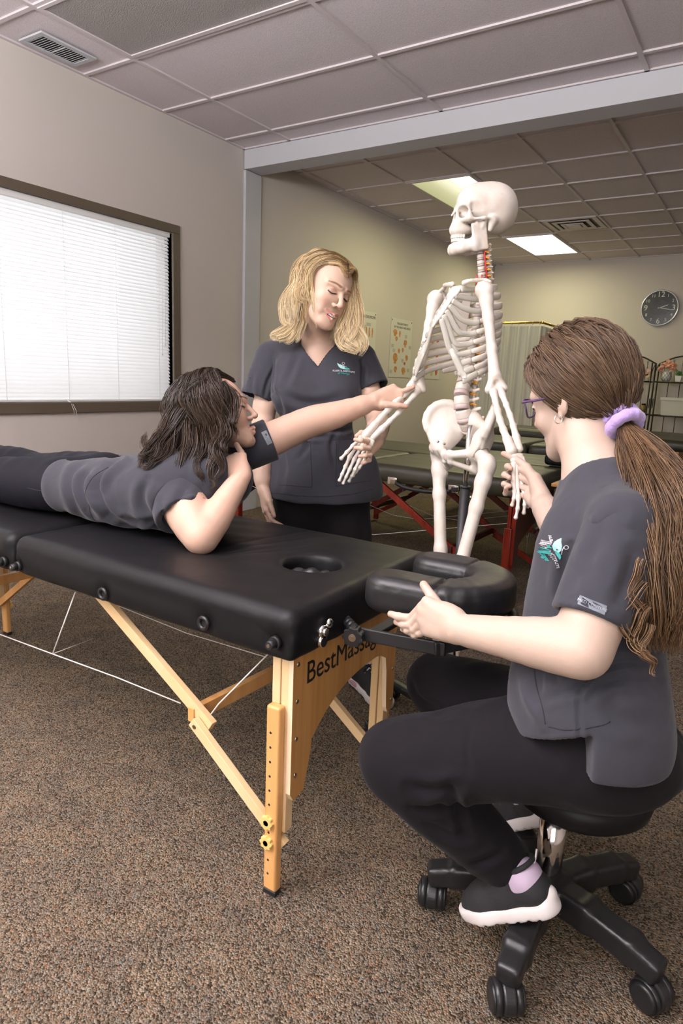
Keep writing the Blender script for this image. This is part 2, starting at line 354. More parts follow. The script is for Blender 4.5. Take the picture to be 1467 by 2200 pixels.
# ================================================================= SCULPTING TOOLS (signed distance fields)
def npmesh(name, V, F, cols=None):
    V = np.asarray(V, np.float32); F = np.asarray(F, np.int32); me = bpy.data.meshes.new(name)
    me.vertices.add(len(V)); me.vertices.foreach_set('co', V.ravel()); k = F.shape[1]
    me.loops.add(F.size); me.loops.foreach_set('vertex_index', F.ravel())
    me.polygons.add(len(F)); me.polygons.foreach_set('loop_start', np.arange(len(F), dtype=np.int32)*k)
    me.polygons.foreach_set('use_smooth', np.ones(len(F), bool)); me.update(calc_edges=True)
    if cols is not None:
        a = me.color_attributes.new('Col', 'FLOAT_COLOR', 'POINT')
        a.data.foreach_set('color', np.concatenate([cols, np.ones((len(V), 1))], 1).astype(np.float32).ravel())
    return me
def nets(F, lo, vox):
    s = F < 0; nx, ny, nz = s.shape
    c = np.zeros((nx-1, ny-1, nz-1), np.uint8)
    for i in (0, 1):
        for j in (0, 1):
            for k in (0, 1): c += s[i:nx-1+i, j:ny-1+j, k:nz-1+k]
    ix = np.argwhere((c > 0) & (c < 8))
    if len(ix) == 0: return np.zeros((0, 3)), np.zeros((0, 4), int)
    vid = -np.ones(c.shape, np.int32); vid[tuple(ix.T)] = np.arange(len(ix))
    acc = np.zeros((len(ix), 3)); cnt = np.zeros(len(ix))
    cs = [(i, j, k) for i in (0, 1) for j in (0, 1) for k in (0, 1)]
    for a in cs:
        for ax in range(3):
            if a[ax] == 1: continue
            b_ = list(a); b_[ax] = 1
            fa = F[ix[:, 0]+a[0], ix[:, 1]+a[1], ix[:, 2]+a[2]]; fb = F[ix[:, 0]+b_[0], ix[:, 1]+b_[1], ix[:, 2]+b_[2]]
            m = (fa < 0) != (fb < 0); t = np.where(m, fa/np.where(m, fa-fb, 1), 0)
            p = np.tile(np.array(a, float), (len(ix), 1)); p[:, ax] += t
            acc += p*m[:, None]; cnt += m
    V = (ix+acc/cnt[:, None])*vox+lo
    Fs = []
    for ax in range(3):
        o = [(1, 2), (2, 0), (0, 1)][ax]
        sa = [slice(None)]*3; sb = [slice(None)]*3; sa[ax] = slice(0, -1); sb[ax] = slice(1, None)
        x = s[tuple(sa)] != s[tuple(sb)]
        e = np.argwhere(x); lim = np.array(s.shape)
        ok = (e[:, o[0]] > 0) & (e[:, o[1]] > 0) & (e[:, o[0]] < lim[o[0]]-1) & (e[:, o[1]] < lim[o[1]]-1); e = e[ok]
        q = []
        for du, dv in ((0, 0), (-1, 0), (-1, -1), (0, -1)):
            t = e.copy(); t[:, o[0]] += du; t[:, o[1]] += dv; q.append(vid[tuple(t.T)])
        q = np.stack(q, 1); ins = s[tuple(e.T)]
        q = np.where(ins[:, None], q, q[:, ::-1]); Fs.append(q)
    return V, np.concatenate(Fs)
class Shape:
    def __init__(s): s.p = []; s.paint = []; s.fn = None
    def _a(s, kind, k, lo, hi, f, r=0): s.p.append((kind, k, np.array(lo, float), np.array(hi, float), f)); return s
    def cone(s, a, b, ra, rb=None, k=.01, op='+'):
        rb = ra if rb is None else rb; a = np.array(a, float); b = np.array(b, float); r = max(ra, rb)
        d = b-a; dd = max(d@d, 1e-12)
        def f(X, Y, Z):
            px, py, pz = X-a[0], Y-a[1], Z-a[2]
            t = np.clip((px*d[0]+py*d[1]+pz*d[2])/dd, 0, 1)
            return np.sqrt((px-t*d[0])**2+(py-t*d[1])**2+(pz-t*d[2])**2)-(ra+(rb-ra)*t)
        return s._a(op, k, np.minimum(a, b)-r, np.maximum(a, b)+r, f)
    def chain(s, pts, rs, k=.01, op='+'):
        for i in range(len(pts)-1): s.cone(pts[i], pts[i+1], rs[i], rs[i+1], k, op)
        return s
    def ell(s, c, r, rot=None, k=.01, op='+'):
        c = np.array(c, float); r = np.array([r]*3 if np.isscalar(r) else r, float); A = np.eye(3) if rot is None else np.array(rot)
        e = np.sqrt(((A*r[None, :])**2).sum(1))
        def f(X, Y, Z):
            px, py, pz = X-c[0], Y-c[1], Z-c[2]
            q = [(px*A[0, i]+py*A[1, i]+pz*A[2, i]) for i in range(3)]
            k0 = np.sqrt(sum((q[i]/r[i])**2 for i in range(3))); k1 = np.sqrt(sum((q[i]/r[i]**2)**2 for i in range(3)))
            return k0*(k0-1)/np.maximum(k1, 1e-9)
        return s._a(op, k, c-e, c+e, f)
    def box(s, c, h, r=.0, rot=None, k=.01, op='+'):
        c = np.array(c, float); h = np.array(h, float); A = np.eye(3) if rot is None else np.array(rot)
        e = (np.abs(A)*h[None, :]).sum(1)
        def f(X, Y, Z):
            px, py, pz = X-c[0], Y-c[1], Z-c[2]
            q = [np.abs(px*A[0, i]+py*A[1, i]+pz*A[2, i])-(h[i]-r) for i in range(3)]
            return np.sqrt(sum(np.maximum(x, 0)**2 for x in q))+np.minimum(np.maximum(q[0], np.maximum(q[1], q[2])), 0)-r
        return s._a(op, k, c-e, c+e, f)
    def half(s, p, n, k=.005):      # keep the side the normal points away from
        p = np.array(p, float); n = np.array(n, float); n = n/np.linalg.norm(n)
        return s._a('&', k, [-99]*3, [99]*3, lambda X, Y, Z: (X-p[0])*n[0]+(Y-p[1])*n[1]+(Z-p[2])*n[2])
    def field(s, lo, n, vox):
        ax = [lo[i]+vox*np.arange(n[i]) for i in range(3)]
        F = np.full(n, 1.0, np.float32)
        for kind, k, a, b_, f in s.p:
            g = k+3*vox+.004
            i0 = [max(0, int(np.floor((max(a[i]-g, -90)-lo[i])/vox))) for i in range(3)]; i1 = [min(n[i], int(np.ceil((min(b_[i]+g, 90)-lo[i])/vox))+1) for i in range(3)]
            if any(i1[i] <= i0[i] for i in range(3)): continue
            sl = tuple(slice(i0[i], i1[i]) for i in range(3))
            X = ax[0][sl[0]][:, None, None]; Y = ax[1][sl[1]][None, :, None]; Z = ax[2][sl[2]][None, None, :]
            d = f(X, Y, Z); c = F[sl]
            if kind == '+':
                h = np.maximum(k-np.abs(c-d), 0)/k; F[sl] = np.minimum(c, d)-h*h*k*.25
            else:
                if kind == '-': d = -d
                h = np.maximum(k-np.abs(c-d), 0)/k; F[sl] = np.maximum(c, d)+h*h*k*.25
        if s.fn is not None:
            X, Y, Z = ax[0][:, None, None], ax[1][None, :, None], ax[2][None, None, :]
            F += s.fn(X, Y, Z).astype(np.float32)
        return F
    def bounds(s):
        P = [(a, b_) for kd, k, a, b_, f in s.p if kd == '+']
        return np.min([a for a, _ in P], 0), np.max([b_ for _, b_ in P], 0)
    def mesh(s, vox, base=(.6, .36, .25), boxes=None):
        lo, hi = s.bounds(); Vs, Fs, off = [], [], 0
        for bx_ in (boxes or [(lo, hi, vox)]):
            l, h_, v = bx_; l = np.maximum(np.array(l, float)-(0 if boxes else 4*v), lo-4*vox); h_ = np.minimum(np.array(h_, float)+(0 if boxes else 4*v), hi+4*vox)
            n = tuple(int(x) for x in np.ceil((h_-l)/v)+2)
            if min(n) < 3: continue
            V, F = nets(s.field(l, n, v), l, v)
            Vs.append(V); Fs.append(F+off); off += len(V)
        V = np.concatenate(Vs); F = np.concatenate(Fs)
        col = np.tile(np.array(base, float), (len(V), 1))
        for c, r, cc, soft in s.paint:
            d = np.sqrt((((V-np.array(c))/np.array(r))**2).sum(1)); w = np.clip((1-d)/max(soft, 1e-3), 0, 1)[:, None]
            col = col*(1-w)+np.array(cc)*w
        return npmesh('m', V, F, col)
def noisefn(amp, sc, seed=0, stretch=(1, 1, 1)):
    r = np.random.default_rng(seed); K = [(r.normal(size=3)*sc*np.array(stretch), r.uniform(0, 6.28), 1/(1+i*.25)) for i in range(7)]
    return lambda X, Y, Z: amp*sum(w*np.sin(q[0]*X+q[1]*Y+q[2]*Z+p) for q, p, w in K)/3
def cat_np(P, n):
    P = np.asarray(P, float); P = np.concatenate([2*P[:1]-P[1:2], P, 2*P[-1:]-P[-2:-1]]); m = len(P)-3
    s = np.linspace(0, m, n); k = np.minimum(s.astype(int), m-1); t = (s-k)[:, None]
    a, b_, c, d = P[k], P[k+1], P[k+2], P[k+3]
    return .5*(2*b_+(c-a)*t+(2*a-5*b_+4*c-d)*t*t+(3*b_-a-3*c+d)*t**3)
def hair_mesh(locks, sides=3, seed=1):
    """locks: dicts P (control points), w (lock radius at root, mid, tip), n strands, r thickness, cols (list of colours), wave (amp, freq), flat"""
    r = np.random.default_rng(seed); VV, FF, CC, off = [], [], [], 0
    for lk in locks:
        n = lk.get('seg', 18); P = cat_np(lk['P'], n); T = np.gradient(P, axis=0); T /= np.maximum(np.linalg.norm(T, axis=1), 1e-9)[:, None]
        ref = np.array(lk.get('up', (-.54, .842, .1)), float); U = np.cross(T, ref); bad = np.linalg.norm(U, axis=1) < .15
        U[bad] = np.cross(T[bad], np.array([.3, .9, .1])); U /= np.linalg.norm(U, axis=1)[:, None]; Vv = np.cross(T, U)
        s = np.linspace(0, 1, n); w = np.interp(s, np.linspace(0, 1, len(lk['w'])), lk['w'])
        amp, fr = lk.get('wave', (0, 0)); ph0 = r.uniform(0, 6.28); fl = lk.get('flat', 1.0); fz = lk.get('frizz', .15)
        for j in range(lk['n']):
            a = r.uniform(0, 6.28); q = math.sqrt(r.uniform(0, 1)); ph = ph0+r.normal()*.35
            ox = q*math.cos(a)*w*(1+fz*np.sin(s*r.uniform(3, 9)+r.uniform(0, 6)))+amp*s**.5*np.sin(fr*s*6.28+ph)
            oy = q*math.sin(a)*w*fl+amp*.7*s**.5*np.cos(fr*s*6.28+ph)
            e = r.uniform(.86, 1.0); st = min(n, max(4, int(n*e)))
            c = P+U*ox[:, None]+Vv*oy[:, None]
            th = lk['r']*r.uniform(.7, 1.2)*np.interp(s, [0, .1, .7, 1], [.7, 1, .9, .15])
            col0 = np.array(lk['cols'][r.integers(len(lk['cols']))]); col1 = np.array(lk.get('tip', lk['cols'])[r.integers(len(lk.get('tip', lk['cols'])))])
            g = np.clip(s*1.5, 0, 1)[:, None]; cc = (col0*(1-g)+col1*g)*r.uniform(.75, 1.2)
            ang = np.arange(sides)*6.283/sides
            ring = c[:, None, :]+(U[:, None, :]*np.cos(ang)[None, :, None]+Vv[:, None, :]*np.sin(ang)[None, :, None])*th[:, None, None]
            ring = ring[:st]; VV.append(ring.reshape(-1, 3)); CC.append(np.repeat(cc[:st], sides, 0))
            i = np.arange(st-1)[:, None]*sides; k = np.arange(sides)[None, :]; k2 = (k+1) % sides
            FF.append(np.stack([i+k, i+k2, i+sides+k2, i+sides+k], -1).reshape(-1, 4)+off); off += st*sides
    return npmesh('hair', np.concatenate(VV), np.concatenate(FF), np.concatenate(CC))
# ================================================================= MASSAGE TABLES
def pad_shape(x0, x1, y0, y1, z0, z1, r=.045, hole=None, dents=(), crown=.004, seed=1, wr=.0012):
    s = Shape(); cx, cy, cz = (x0+x1)/2, (y0+y1)/2, (z0+z1)/2
    s.box((cx, cy, cz), ((x1-x0)/2, (y1-y0)/2, (z1-z0)/2), r, k=.002)
    s.box((cx, cy, z0+.026), ((x1-x0)/2-.004, (y1-y0)/2-.004, .026), .008, k=.01)
    if hole: s.cone((hole[0], hole[1], z1-.06), (hole[0], hole[1], z1+.06), hole[2], hole[2], k=.022, op='-')
    for d in dents: s.ell(d[:3], d[3], k=.02, op='-')
    nf = noisefn(wr, 14, seed, (1, 1.6, 3))
    s.fn = lambda X, Y, Z: nf(X, Y, Z)-crown*(1-((X-cx)/(x1-cx))**2*.9)*(1-((Y-cy)/(y1-cy))**2*.9)*np.clip((Z-cz)/(z1-cz), 0, 1)
    return s
TB = thing('massage_table', 'maple-framed portable massage table with black vinyl pad, nearest the camera, woman lying on it', 'massage table', (2.0, 1.34, 0))
TX0, TX1, TXM, TY0, TY1, TZ0, TZ1 = 1.02, 2.99, 2.0, 1.012, 1.672, .575, .683
btn = [(2.03, .60), (2.945, .612)]; grm = [(2.40, .60), (2.745, .607)]
dn = [(x, TY0-.004, z, .016) for x, z in btn]+[(x, TY0-.019, z, .026) for x, z in grm]
sh = pad_shape(TXM+.004, TX1, TY0, TY1, TZ0, TZ1, .032, (2.798, 1.345, .075), dn, seed=3)
for i in range(9):    # gathered creases at the near corner
    a = R(-70+i*28); p = Vector((2.945, TY0+.002, .612)); sh.cone(p+Vector((math.cos(a), 0, math.sin(a)))*.02, p+Vector((math.cos(a), 0, math.sin(a)))*.055, .003, .0012, k=.006, op='-')
for (xa, ya, xb, yb) in ((2.55, 1.30, 2.66, 1.60), (2.57, 1.27, 2.72, 1.55), (2.52, 1.33, 2.58, 1.62), (2.58, 1.25, 2.70, 1.42)):
    sh.cone((xa, ya, TZ1+.006), (xb, yb, TZ1+.006), .006, .003, k=.012, op='-')
sh.ell((2.50, 1.28, TZ1+.02), (.10, .07, .022), k=.03, op='-')
obj('pad', sh.mesh(.0075), M['vinyl'], TB)
sh = pad_shape(TX0, TXM-.004, TY0, TY1, TZ0, TZ1, .032, None, [(1.96, TY0-.004, .60, .016)], seed=9)
obj('pad', sh.mesh(.01), M['vinyl'], TB)
sh = Shape(); r_ = np.random.default_rng(5)       # gathered liner in the face hole
for i in range(9):
    x0 = 2.735+i*.014; sh.chain([(x0+r_.normal()*.01, 1.30+r_.normal()*.01, .628+r_.uniform(0, .012)), (x0+.02, 1.345, .648+r_.uniform(-.006, .008)), (x0+.03, 1.40, .630)], [.013, .016, .011], k=.006)
sh.box((2.798, 1.345, .612), (.085, .085, .008), .004)
obj('hole_liner', sh.mesh(.004), M['vinyl2'], TB)
for x, z in btn+[(1.96, .60)]:
    b = B(); cyl(b, (x, TY0+.004, z), (x, TY0-.006, z), .0145, .014, 20); cyl(b, (x, TY0-.006, z), (x, TY0-.022, z), .011, .0085, 20); obj('rubber_bumper', b, M['rubber'], TB)
    bb = B(); cyl(bb, (x, TY0-.0215, z), (x, TY0-.0232, z), .004, .004, 12); obj('screw', bb, M['steel'], TB.children[-1])
for x, z in grm:
    b = B(); tube(b, [(x+.0125*math.cos(t), TY0-.003, z+.0125*math.sin(t)) for t in np.linspace(0, 2*PI, 25)[:-1]], .005, 8, closed=True); cyl(b, (x, TY0+.002, z), (x, TY0-.001, z), .011, n=16, mi=1); obj('grommet', b, [M['blackplastic'], M['ink']], TB)
# under frame rails
b = B(); bx(b, ((TX0+TX1)/2, TY0+.055, TZ0), (TX1-TX0-.06, .022, .02)); bx(b, ((TX0+TX1)/2, TY1-.055, TZ0), (TX1-TX0-.06, .022, .02)); obj('frame_rail', b, M['maple'], TB)
def table_leg(par, x, y, s, m_up, m_ext, kn, ztop=.572, knobside=-1, zk=(.185, .135)):
    """s = +1 when the outer end of the table lies towards +x"""
    b = B()
    bx(b, (x, y, (ztop+.145)/2), (.021, .026, ztop-.145), bev=.002); bx(b, (x+.024*s, y, (ztop+.155)/2), (.020, .026, ztop-.155), bev=.002)
    up = obj('leg', b, m_up, par)
    yy = y+knobside*.024; b = B(); bx(b, (x+.010*s, yy, .237), (.036, .023, .45), bev=.006, seg=3)
    ex = obj('leg_extension', b, m_ext, up)
    b = B(); bx(b, (x+.010*s, yy, .0065), (.035, .022, .013), bev=.002); obj('foot_cap', b, M['rubber'], up)
    for i in range(11):
        z = .40-i*.0345; b = B(); cyl(b, (x+.006*s, yy+knobside*.0118, z), (x+.006*s, yy+knobside*.0108, z), .0030, n=10); obj('bolt_hole', b, M['ink'], up)
    for z in zk:
        b = B(); n = 56; pol = [((.0155+.0016*math.cos(8*2*PI*i/n))*math.cos(2*PI*i/n), (.0155+.0016*math.cos(8*2*PI*i/n))*math.sin(2*PI*i/n)) for i in range(n)]
        prism(b, pol, (x+.004*s, yy+knobside*.020, z), (1, 0, 0), (0, 0, 1), (0, -knobside, 0), .009); cyl(b, (x+.004*s, yy+knobside*.012, z), (x+.004*s, yy+knobside*.020, z), .008)
        obj('adjusting_knob', b, kn, up, bev=.0012)
    return up
LYN, LYF = TY0+.045, 1.487
for x, s in ((2.925, 1), (1.085, -1)):
    for y, ks in ((LYN, -1), (LYF, 1)): table_leg(TB, x, y, s, M['maple_light'], M['maple'], M['knob'], knobside=ks)
def end_panel(par, x, s, y0, y1, zt, m, me_, t=.012, arch_top=.455, zb=.235, wl=.075):
    """arched plywood end panel between two legs"""
    n = 14; pol = [(y0, zt), (y0, zb+.02)]
    pol += [(y0+.012, zb), (y0+.05, zb+.008), (y0+wl, zb+.10)]
    w0, w1 = y0+wl, y1-.055; am = (w0+w1)/2
    for i in range(n+1):
        u = i/n; yy = w0+(w1-w0)*u
        zz = arch_top-.10*(1-u)**3.2-.02*max(0, u-.9)*10
        pol.append((yy, zz))
    pol += [(w1+.008, arch_top-.06), (w1+.014, zb+.09), (w1+.018, zb+.05), (w1+.026, zb+.034), (y1-.012, zb+.036), (y1, zb+.05), (y1, zt)]
    b = B(); prism(b, pol, (x, 0, 0), (0, 1, 0), (0, 0, 1), (s, 0, 0), t, 0, 1)
    return obj('end_panel', b, [m, me_], par)
EP = end_panel(TB, 2.959, 1, LYN-.014, LYF+.016, .573, M['ply'], M['plyedge'])
end_panel(TB, 1.05, -1, LYN-.014, LYF+.016, .573, M['ply'], M['plyedge'])
obj('lettering', text_mesh('BestMassage', .073, (2.9717, 1.255, .520), (0, 1, 0), (0, 0, 1), .0004, sx=.90), M['ink'], EP)
for y, zs in ((LYN+.002, (.555, .47, .382, .295)), (LYF+.004, (.49, .39, .30))):
    for z in zs: b = B(); ball(b, (2.9715, y, z), (.003, .0055, .0055), n=10); obj('screw', b, M['steel'], EP)
# folding braces: an upper arm from under the pad, a lower arm to the leg
def bar(bm, a, b_, w, h, up=(0, 1, 0), bev=.001):
    a, b_ = Vector(a), Vector(b_); d = (b_-a); l = d.length; d.normalize(); u = Vector(up); u = (u-d*d.dot(u)).normalized(); v = d.cross(u)
    rot = Matrix(((d.x, u.x, v.x), (d.y, u.y, v.y), (d.z, u.z, v.z))); bx(bm, (a+b_)/2, (l, w, h), rot, bev=bev)
for y, yo in ((LYN+.0, .024), (LYF, -.024)):
    b = B(); bar(b, (2.275, y+.012, .585), (2.715, y+.012, .320), .017, .030); A_ = obj('brace', b, M['maple_light'], TB)
    b = B(); bar(b, (2.672, y-.008, .330), (2.955, y-.008, .120), .017, .027); obj('brace', b, M['maple_light'], TB)
    b = B(); cyl(b, (2.684, y-.018, .321), (2.684, y-.0155, .321), .0055, n=12); obj('bolt', b, M['steel'], TB)
    b = B(); bar(b, (1.70, y+.012, .575), (1.31, y+.012, .33), .017, .028); obj('brace', b, M['maple'], TB)
    b = B(); bar(b, (1.36, y-.008, .345), (1.07, y-.008, .14), .017, .026); obj('brace', b, M['maple'], TB)
b = B(); bar(b, (2.655, LYN, .335), (2.67, LYF+.03, .335), .02, .036, up=(1, 0, 0)); obj('cross_bar', b, M['maple'], TB)
b = B(); bar(b, (1.34, LYN, .34), (1.34, LYF+.03, .34), .02, .036, up=(1, 0, 0)); obj('cross_bar', b, M['maple'], TB)
# tension cables
PQ = at(113, 1405, 1.99)
def cable(name, pts, r, m, par):
    b = B(); tube(b, pts, r, 5); return obj(name, b, m, par)
nearZ = .16
K1 = Vector((2.02, LYN+.02, .24)); K2 = Vector((2.02, LYF-.02, .24))
cable('cable', [at(0, 1363, 2.05), at(113, 1405, 1.84), at(250, 1455, 1.72), at(388, 1511, 1.63)], .0017, M['cable'], TB)
cable('cable', [at(162, 1272, 1.80), at(113, 1405, 1.84)], .0019, M['cable'], TB)
cable('cable', [at(113, 1405, 1.84), at(200, 1372, 2.12)], .0012, M['cable'], TB)
cable('cable', [at(250, 1300, 2.2), at(400, 1360, 1.98), at(572, 1412, 1.80)], .0013, M['cable'], TB)
cable('cable', [at(452, 1536, 1.50), at(470, 1512, 1.50), at(588, 1393, 1.47)], .0018, M['cable'], TB)
# latch on the end of the pad
b = B()
cyl(b, (2.985, 1.113, .618), (3.001, 1.113, .618), .016, .014, 18); cyl(b, (3.0, 1.113, .618), (3.005, 1.113, .618), .010, .008, 14); ball(b, (3.0, 1.128, .634), (.008, .011, .011), n=12); cyl(b, (2.985, 1.11, .597), (3.001, 1.11, .597), .013, .012, 16)
obj('latch', b, M['chrome'], TB)
# face cradle
CR = thing('face_cradle', 'black U-shaped face cradle cushion fixed to the end of the near massage table', 'face cradle', (3.21, 1.31, .6))
def ucush(z0, z1, c, wid, m, name, rr, fn=None, vox=.0055, rx=.1, ry=.108):
    s = Shape(); pts = []
    for i in range(25):
        a = R(-152+i*304/24); pts.append((c[0]+rx*math.cos(a)*1.0, c[1]+ry*math.sin(a)))
    pts = [(c[0]-.155, c[1]-.075)]+pts[3:-3]+[(c[0]-.135, c[1]+.085)]
    for i in range(len(pts)-1):
        s.cone((*pts[i], (z0+z1)/2), (*pts[i+1], (z0+z1)/2), wid, wid, k=.008)
    s.half((0, 0, z1), (0, 0, 1), .024); s.half((0, 0, z0), (0, 0, -1), .016)
    if fn: fn(s)
    return s
def cushion():
    s = Shape(); cz = .712
    c = Vector((3.205, 1.305, cz)); path = []
    for i in range(29):
        a = R(-140+i*280/28); path.append(Vector((c.x-.008+.088*math.cos(a), c.y+.098*math.sin(a), cz)))
    path = [Vector((3.105, 1.195, cz))]+path[4:-4]+[Vector((3.115, 1.40, cz))]
    path = catmull(path[::3]+[path[-1]], 26)
    A = np.array([tuple(p) for p in path])
    def f(X, Y, Z):
        best = None
        for i in range(len(A)-1):
            a, d = A[i], A[i+1]-A[i]; t = np.clip(((X-a[0])*d[0]+(Y-a[1])*d[1])/(d@d), 0, 1)
            q = (X-a[0]-t*d[0])**2+(Y-a[1]-t*d[1])**2; best = q if best is None else np.minimum(best, q)
        rad = np.sqrt(best)
        h = .040; w = .052; rr = .026
        dx = rad-(w-rr); dz = np.abs(Z-cz)-(h-rr); o = np.sqrt(np.maximum(dx, 0)**2+np.maximum(dz, 0)**2)+np.minimum(np.maximum(dx, dz), 0)-rr
        seam = .0016*np.exp(-((Z-(cz+.020))/.003)**2)*(rad > .04)
        ang = np.arctan2(Y-c.y, X-c.x); seam = seam+.005*np.exp(-((ang+1.45)/.035)**2)+.004*np.exp(-((ang-1.5)/.04)**2)
        return o+seam+.0012*np.sin(38*X+20*Y)*np.sin(30*Y-11*X)-.001*np.sin(ang*23)*np.exp(-((ang+1.2)/.5)**2)
    s._a('+', .001, A.min(0)-.06, A.max(0)+.06, f); return s
tl = Matrix.Rotation(R(2), 4, 'Y')
obj('cushion', cushion().mesh(.0045), M['vinyl2'], CR)
b = B(); P_ = [(3.21+.012+.118*math.cos(R(a)), 1.305+.118*math.sin(R(a))) for a in range(-140, 141, 10)]
tube(b, [(p[0], p[1], .662) for p in P_], .012, 8); obj('cushion_frame', b, M['rubber'], CR)
b = B()
for y in (1.19, 1.42): bar(b, (3.03, y+.0, .600), (3.24, y+.012, .612), .010, .030, up=(0, 1, 0), bev=.003); bar(b, (3.22, y, .612), (3.30, 1.305, .622), .010, .028, up=(0, 1, 0), bev=.003)
bar(b, (3.07, 1.19, .605), (3.07, 1.42, .605), .03, .012, up=(1, 0, 0), bev=.003); bx(b, (3.20, 1.305, .645), (.17, .20, .012), bev=.004)
obj('support_arm', b, M['rubber'], CR)
for y in (1.215, 1.45):
    b = B(); tube(b, [(2.95, y+.01, .612), (2.975, y+.008, .612), (3.032, y-.025, .603)], .0115, 10)
    for k in range(5):
        c_ = Vector((2.975, y+.008, .612)).lerp(Vector((3.02, y-.018, .605)), k/4); ball(b, c_, .0135, n=10)
    obj('cradle_post', b, M['blackplastic'], CR)
    b = B(); p0 = Vector((3.036, y-.036, .601)); n_ = Vector((.25, -1, 0)).normalized(); u_, v_, w_ = frame(n_)
    pol = [((.0225+.0018*math.cos(9*2*PI*i/72))*math.cos(2*PI*i/72), (.0225+.0018*math.cos(9*2*PI*i/72))*math.sin(2*PI*i/72)) for i in range(72)]
    prism(b, pol, p0, u_, v_, w_, .022); k_ = obj('clamp_knob', b, M['blackplastic'], CR, bev=.002)
    b = B(); cyl(b, p0+w_*.0215, p0+w_*.0235, .0085, n=16); cyl(b, p0+w_*.023, p0+w_*.0245, .005, n=6); obj('bolt', b, M['steel'], k_)
# ================================================================= STOOL
SX, SY = 3.47, 1.30
ST = thing('rolling_stool', 'black round rolling stool with chrome gas lift and five-arm base', 'stool', (SX, SY, 0))
b = B(); prof = [(0, .312), (.10, .310), (.128, .314), (.142, .326), (.146, .345), (.142, .364), (.125, .376), (.0, .380)]
n = 48; CX_, CY_ = 3.505, 1.332; rg = [[b.verts.new((CX_+r*math.cos(2*PI*i/n), CY_+r*math.sin(2*PI*i/n), z)) for i in range(n)] for r, z in prof[1:-1]]
for a_, c_ in zip(rg[:-1], rg[1:]):
    for i in range(n): b.faces.new((a_[i], a_[(i+1) % n], c_[(i+1) % n], c_[i])).smooth = True
b.faces.new(rg[0][::-1]); b.faces.new(rg[-1]); obj('seat', b, M['vinyl'], ST)
b = B(); bx(b, (SX+.015, SY-.004, .307), (.10, .10, .010), bev=.004); cyl(b, (SX, SY, .285), (SX, SY, .312), .026, .03); obj('seat_plate', b, M['rubber'], ST)
b = B(); cyl(b, (SX, SY, .10), (SX, SY, .283), .0275, n=32); obj('gas_cylinder', b, M['chrome'], ST)
b = B(); cyl(b, (SX, SY, .27), (SX, SY, .288), .0288, .026, 32); obj('cylinder_collar', b, M['rubber'], ST)
s = Shape(); s.cone((SX, SY, .09), (SX, SY, .118), .037, .030, k=.01)
cast = [(3.472, 1.067), (3.69, 1.235), (3.607, 1.50), (3.333, 1.49), (3.25, 1.214)]
for (x, y) in cast:
    d = Vector((x-SX, y-SY, 0)).normalized(); e = Vector((SX, SY, 0))+d*.238
    P = [Vector((SX, SY, .100))+d*.02, Vector((SX, SY, .102))+d*.10, Vector((SX, SY, .094))+d*.19, e+Vector((0, 0, .082))]
    a_ = math.atan2(d.y, d.x); Rm = Matrix.Rotation(a_, 3, 'Z')
    for i in range(3):
        c_ = (P[i]+P[i+1])/2; dd = P[i+1]-P[i]; pt = math.atan2(dd.z, math.hypot(dd.x, dd.y)); Rr = Rm @ Matrix.Rotation(-pt, 3, 'Y'); w = (.030, .027, .024)[i]
        s.box(c_, (dd.length/2+.012, w, (.030, .026, .023)[i]), .010, Rr, k=.014)
    s.cone(e+Vector((0, 0, .078)), e+Vector((0, 0, .06)), .013, .012, k=.006)
obj('base', s.mesh(.0045), M['blackplastic'], ST)
for i, (x, y) in enumerate(cast):
    d = Vector((x-SX, y-SY, 0)).normalized(); e = Vector((SX, SY, 0))+d*.238; ang = [R(35), R(62), R(80), R(120), R(20)][i]
    ax = Vector((math.cos(ang), math.sin(ang), 0)); b = B()
    for sgn in (-1, 1):
        c0 = e+Vector((0, 0, .031))+ax*.0125*sgn; cyl(b, c0, c0+ax*.013*sgn, .031, .031, 32); cyl(b, c0+ax*.013*sgn, c0+ax*.019*sgn, .0305, .022, 32)
    cs_ = obj('caster', b, M['blackplastic'], ST)
    b = B(); fw_ = Vector((-ax.y, ax.x, 0)); pol = [(.0345*math.cos(R(a)), .0345*math.sin(R(a))) for a in range(-28, 209, 8)]
    prism(b, pol, e+Vector((0, 0, .031))-ax*.0120, fw_, (0, 0, 1), ax, .024); cyl(b, e+Vector((0, 0, .055)), e+Vector((0, 0, .078)), .012)
    obj('caster_hood', b, M['blackplastic'], cs_, bev=.004)
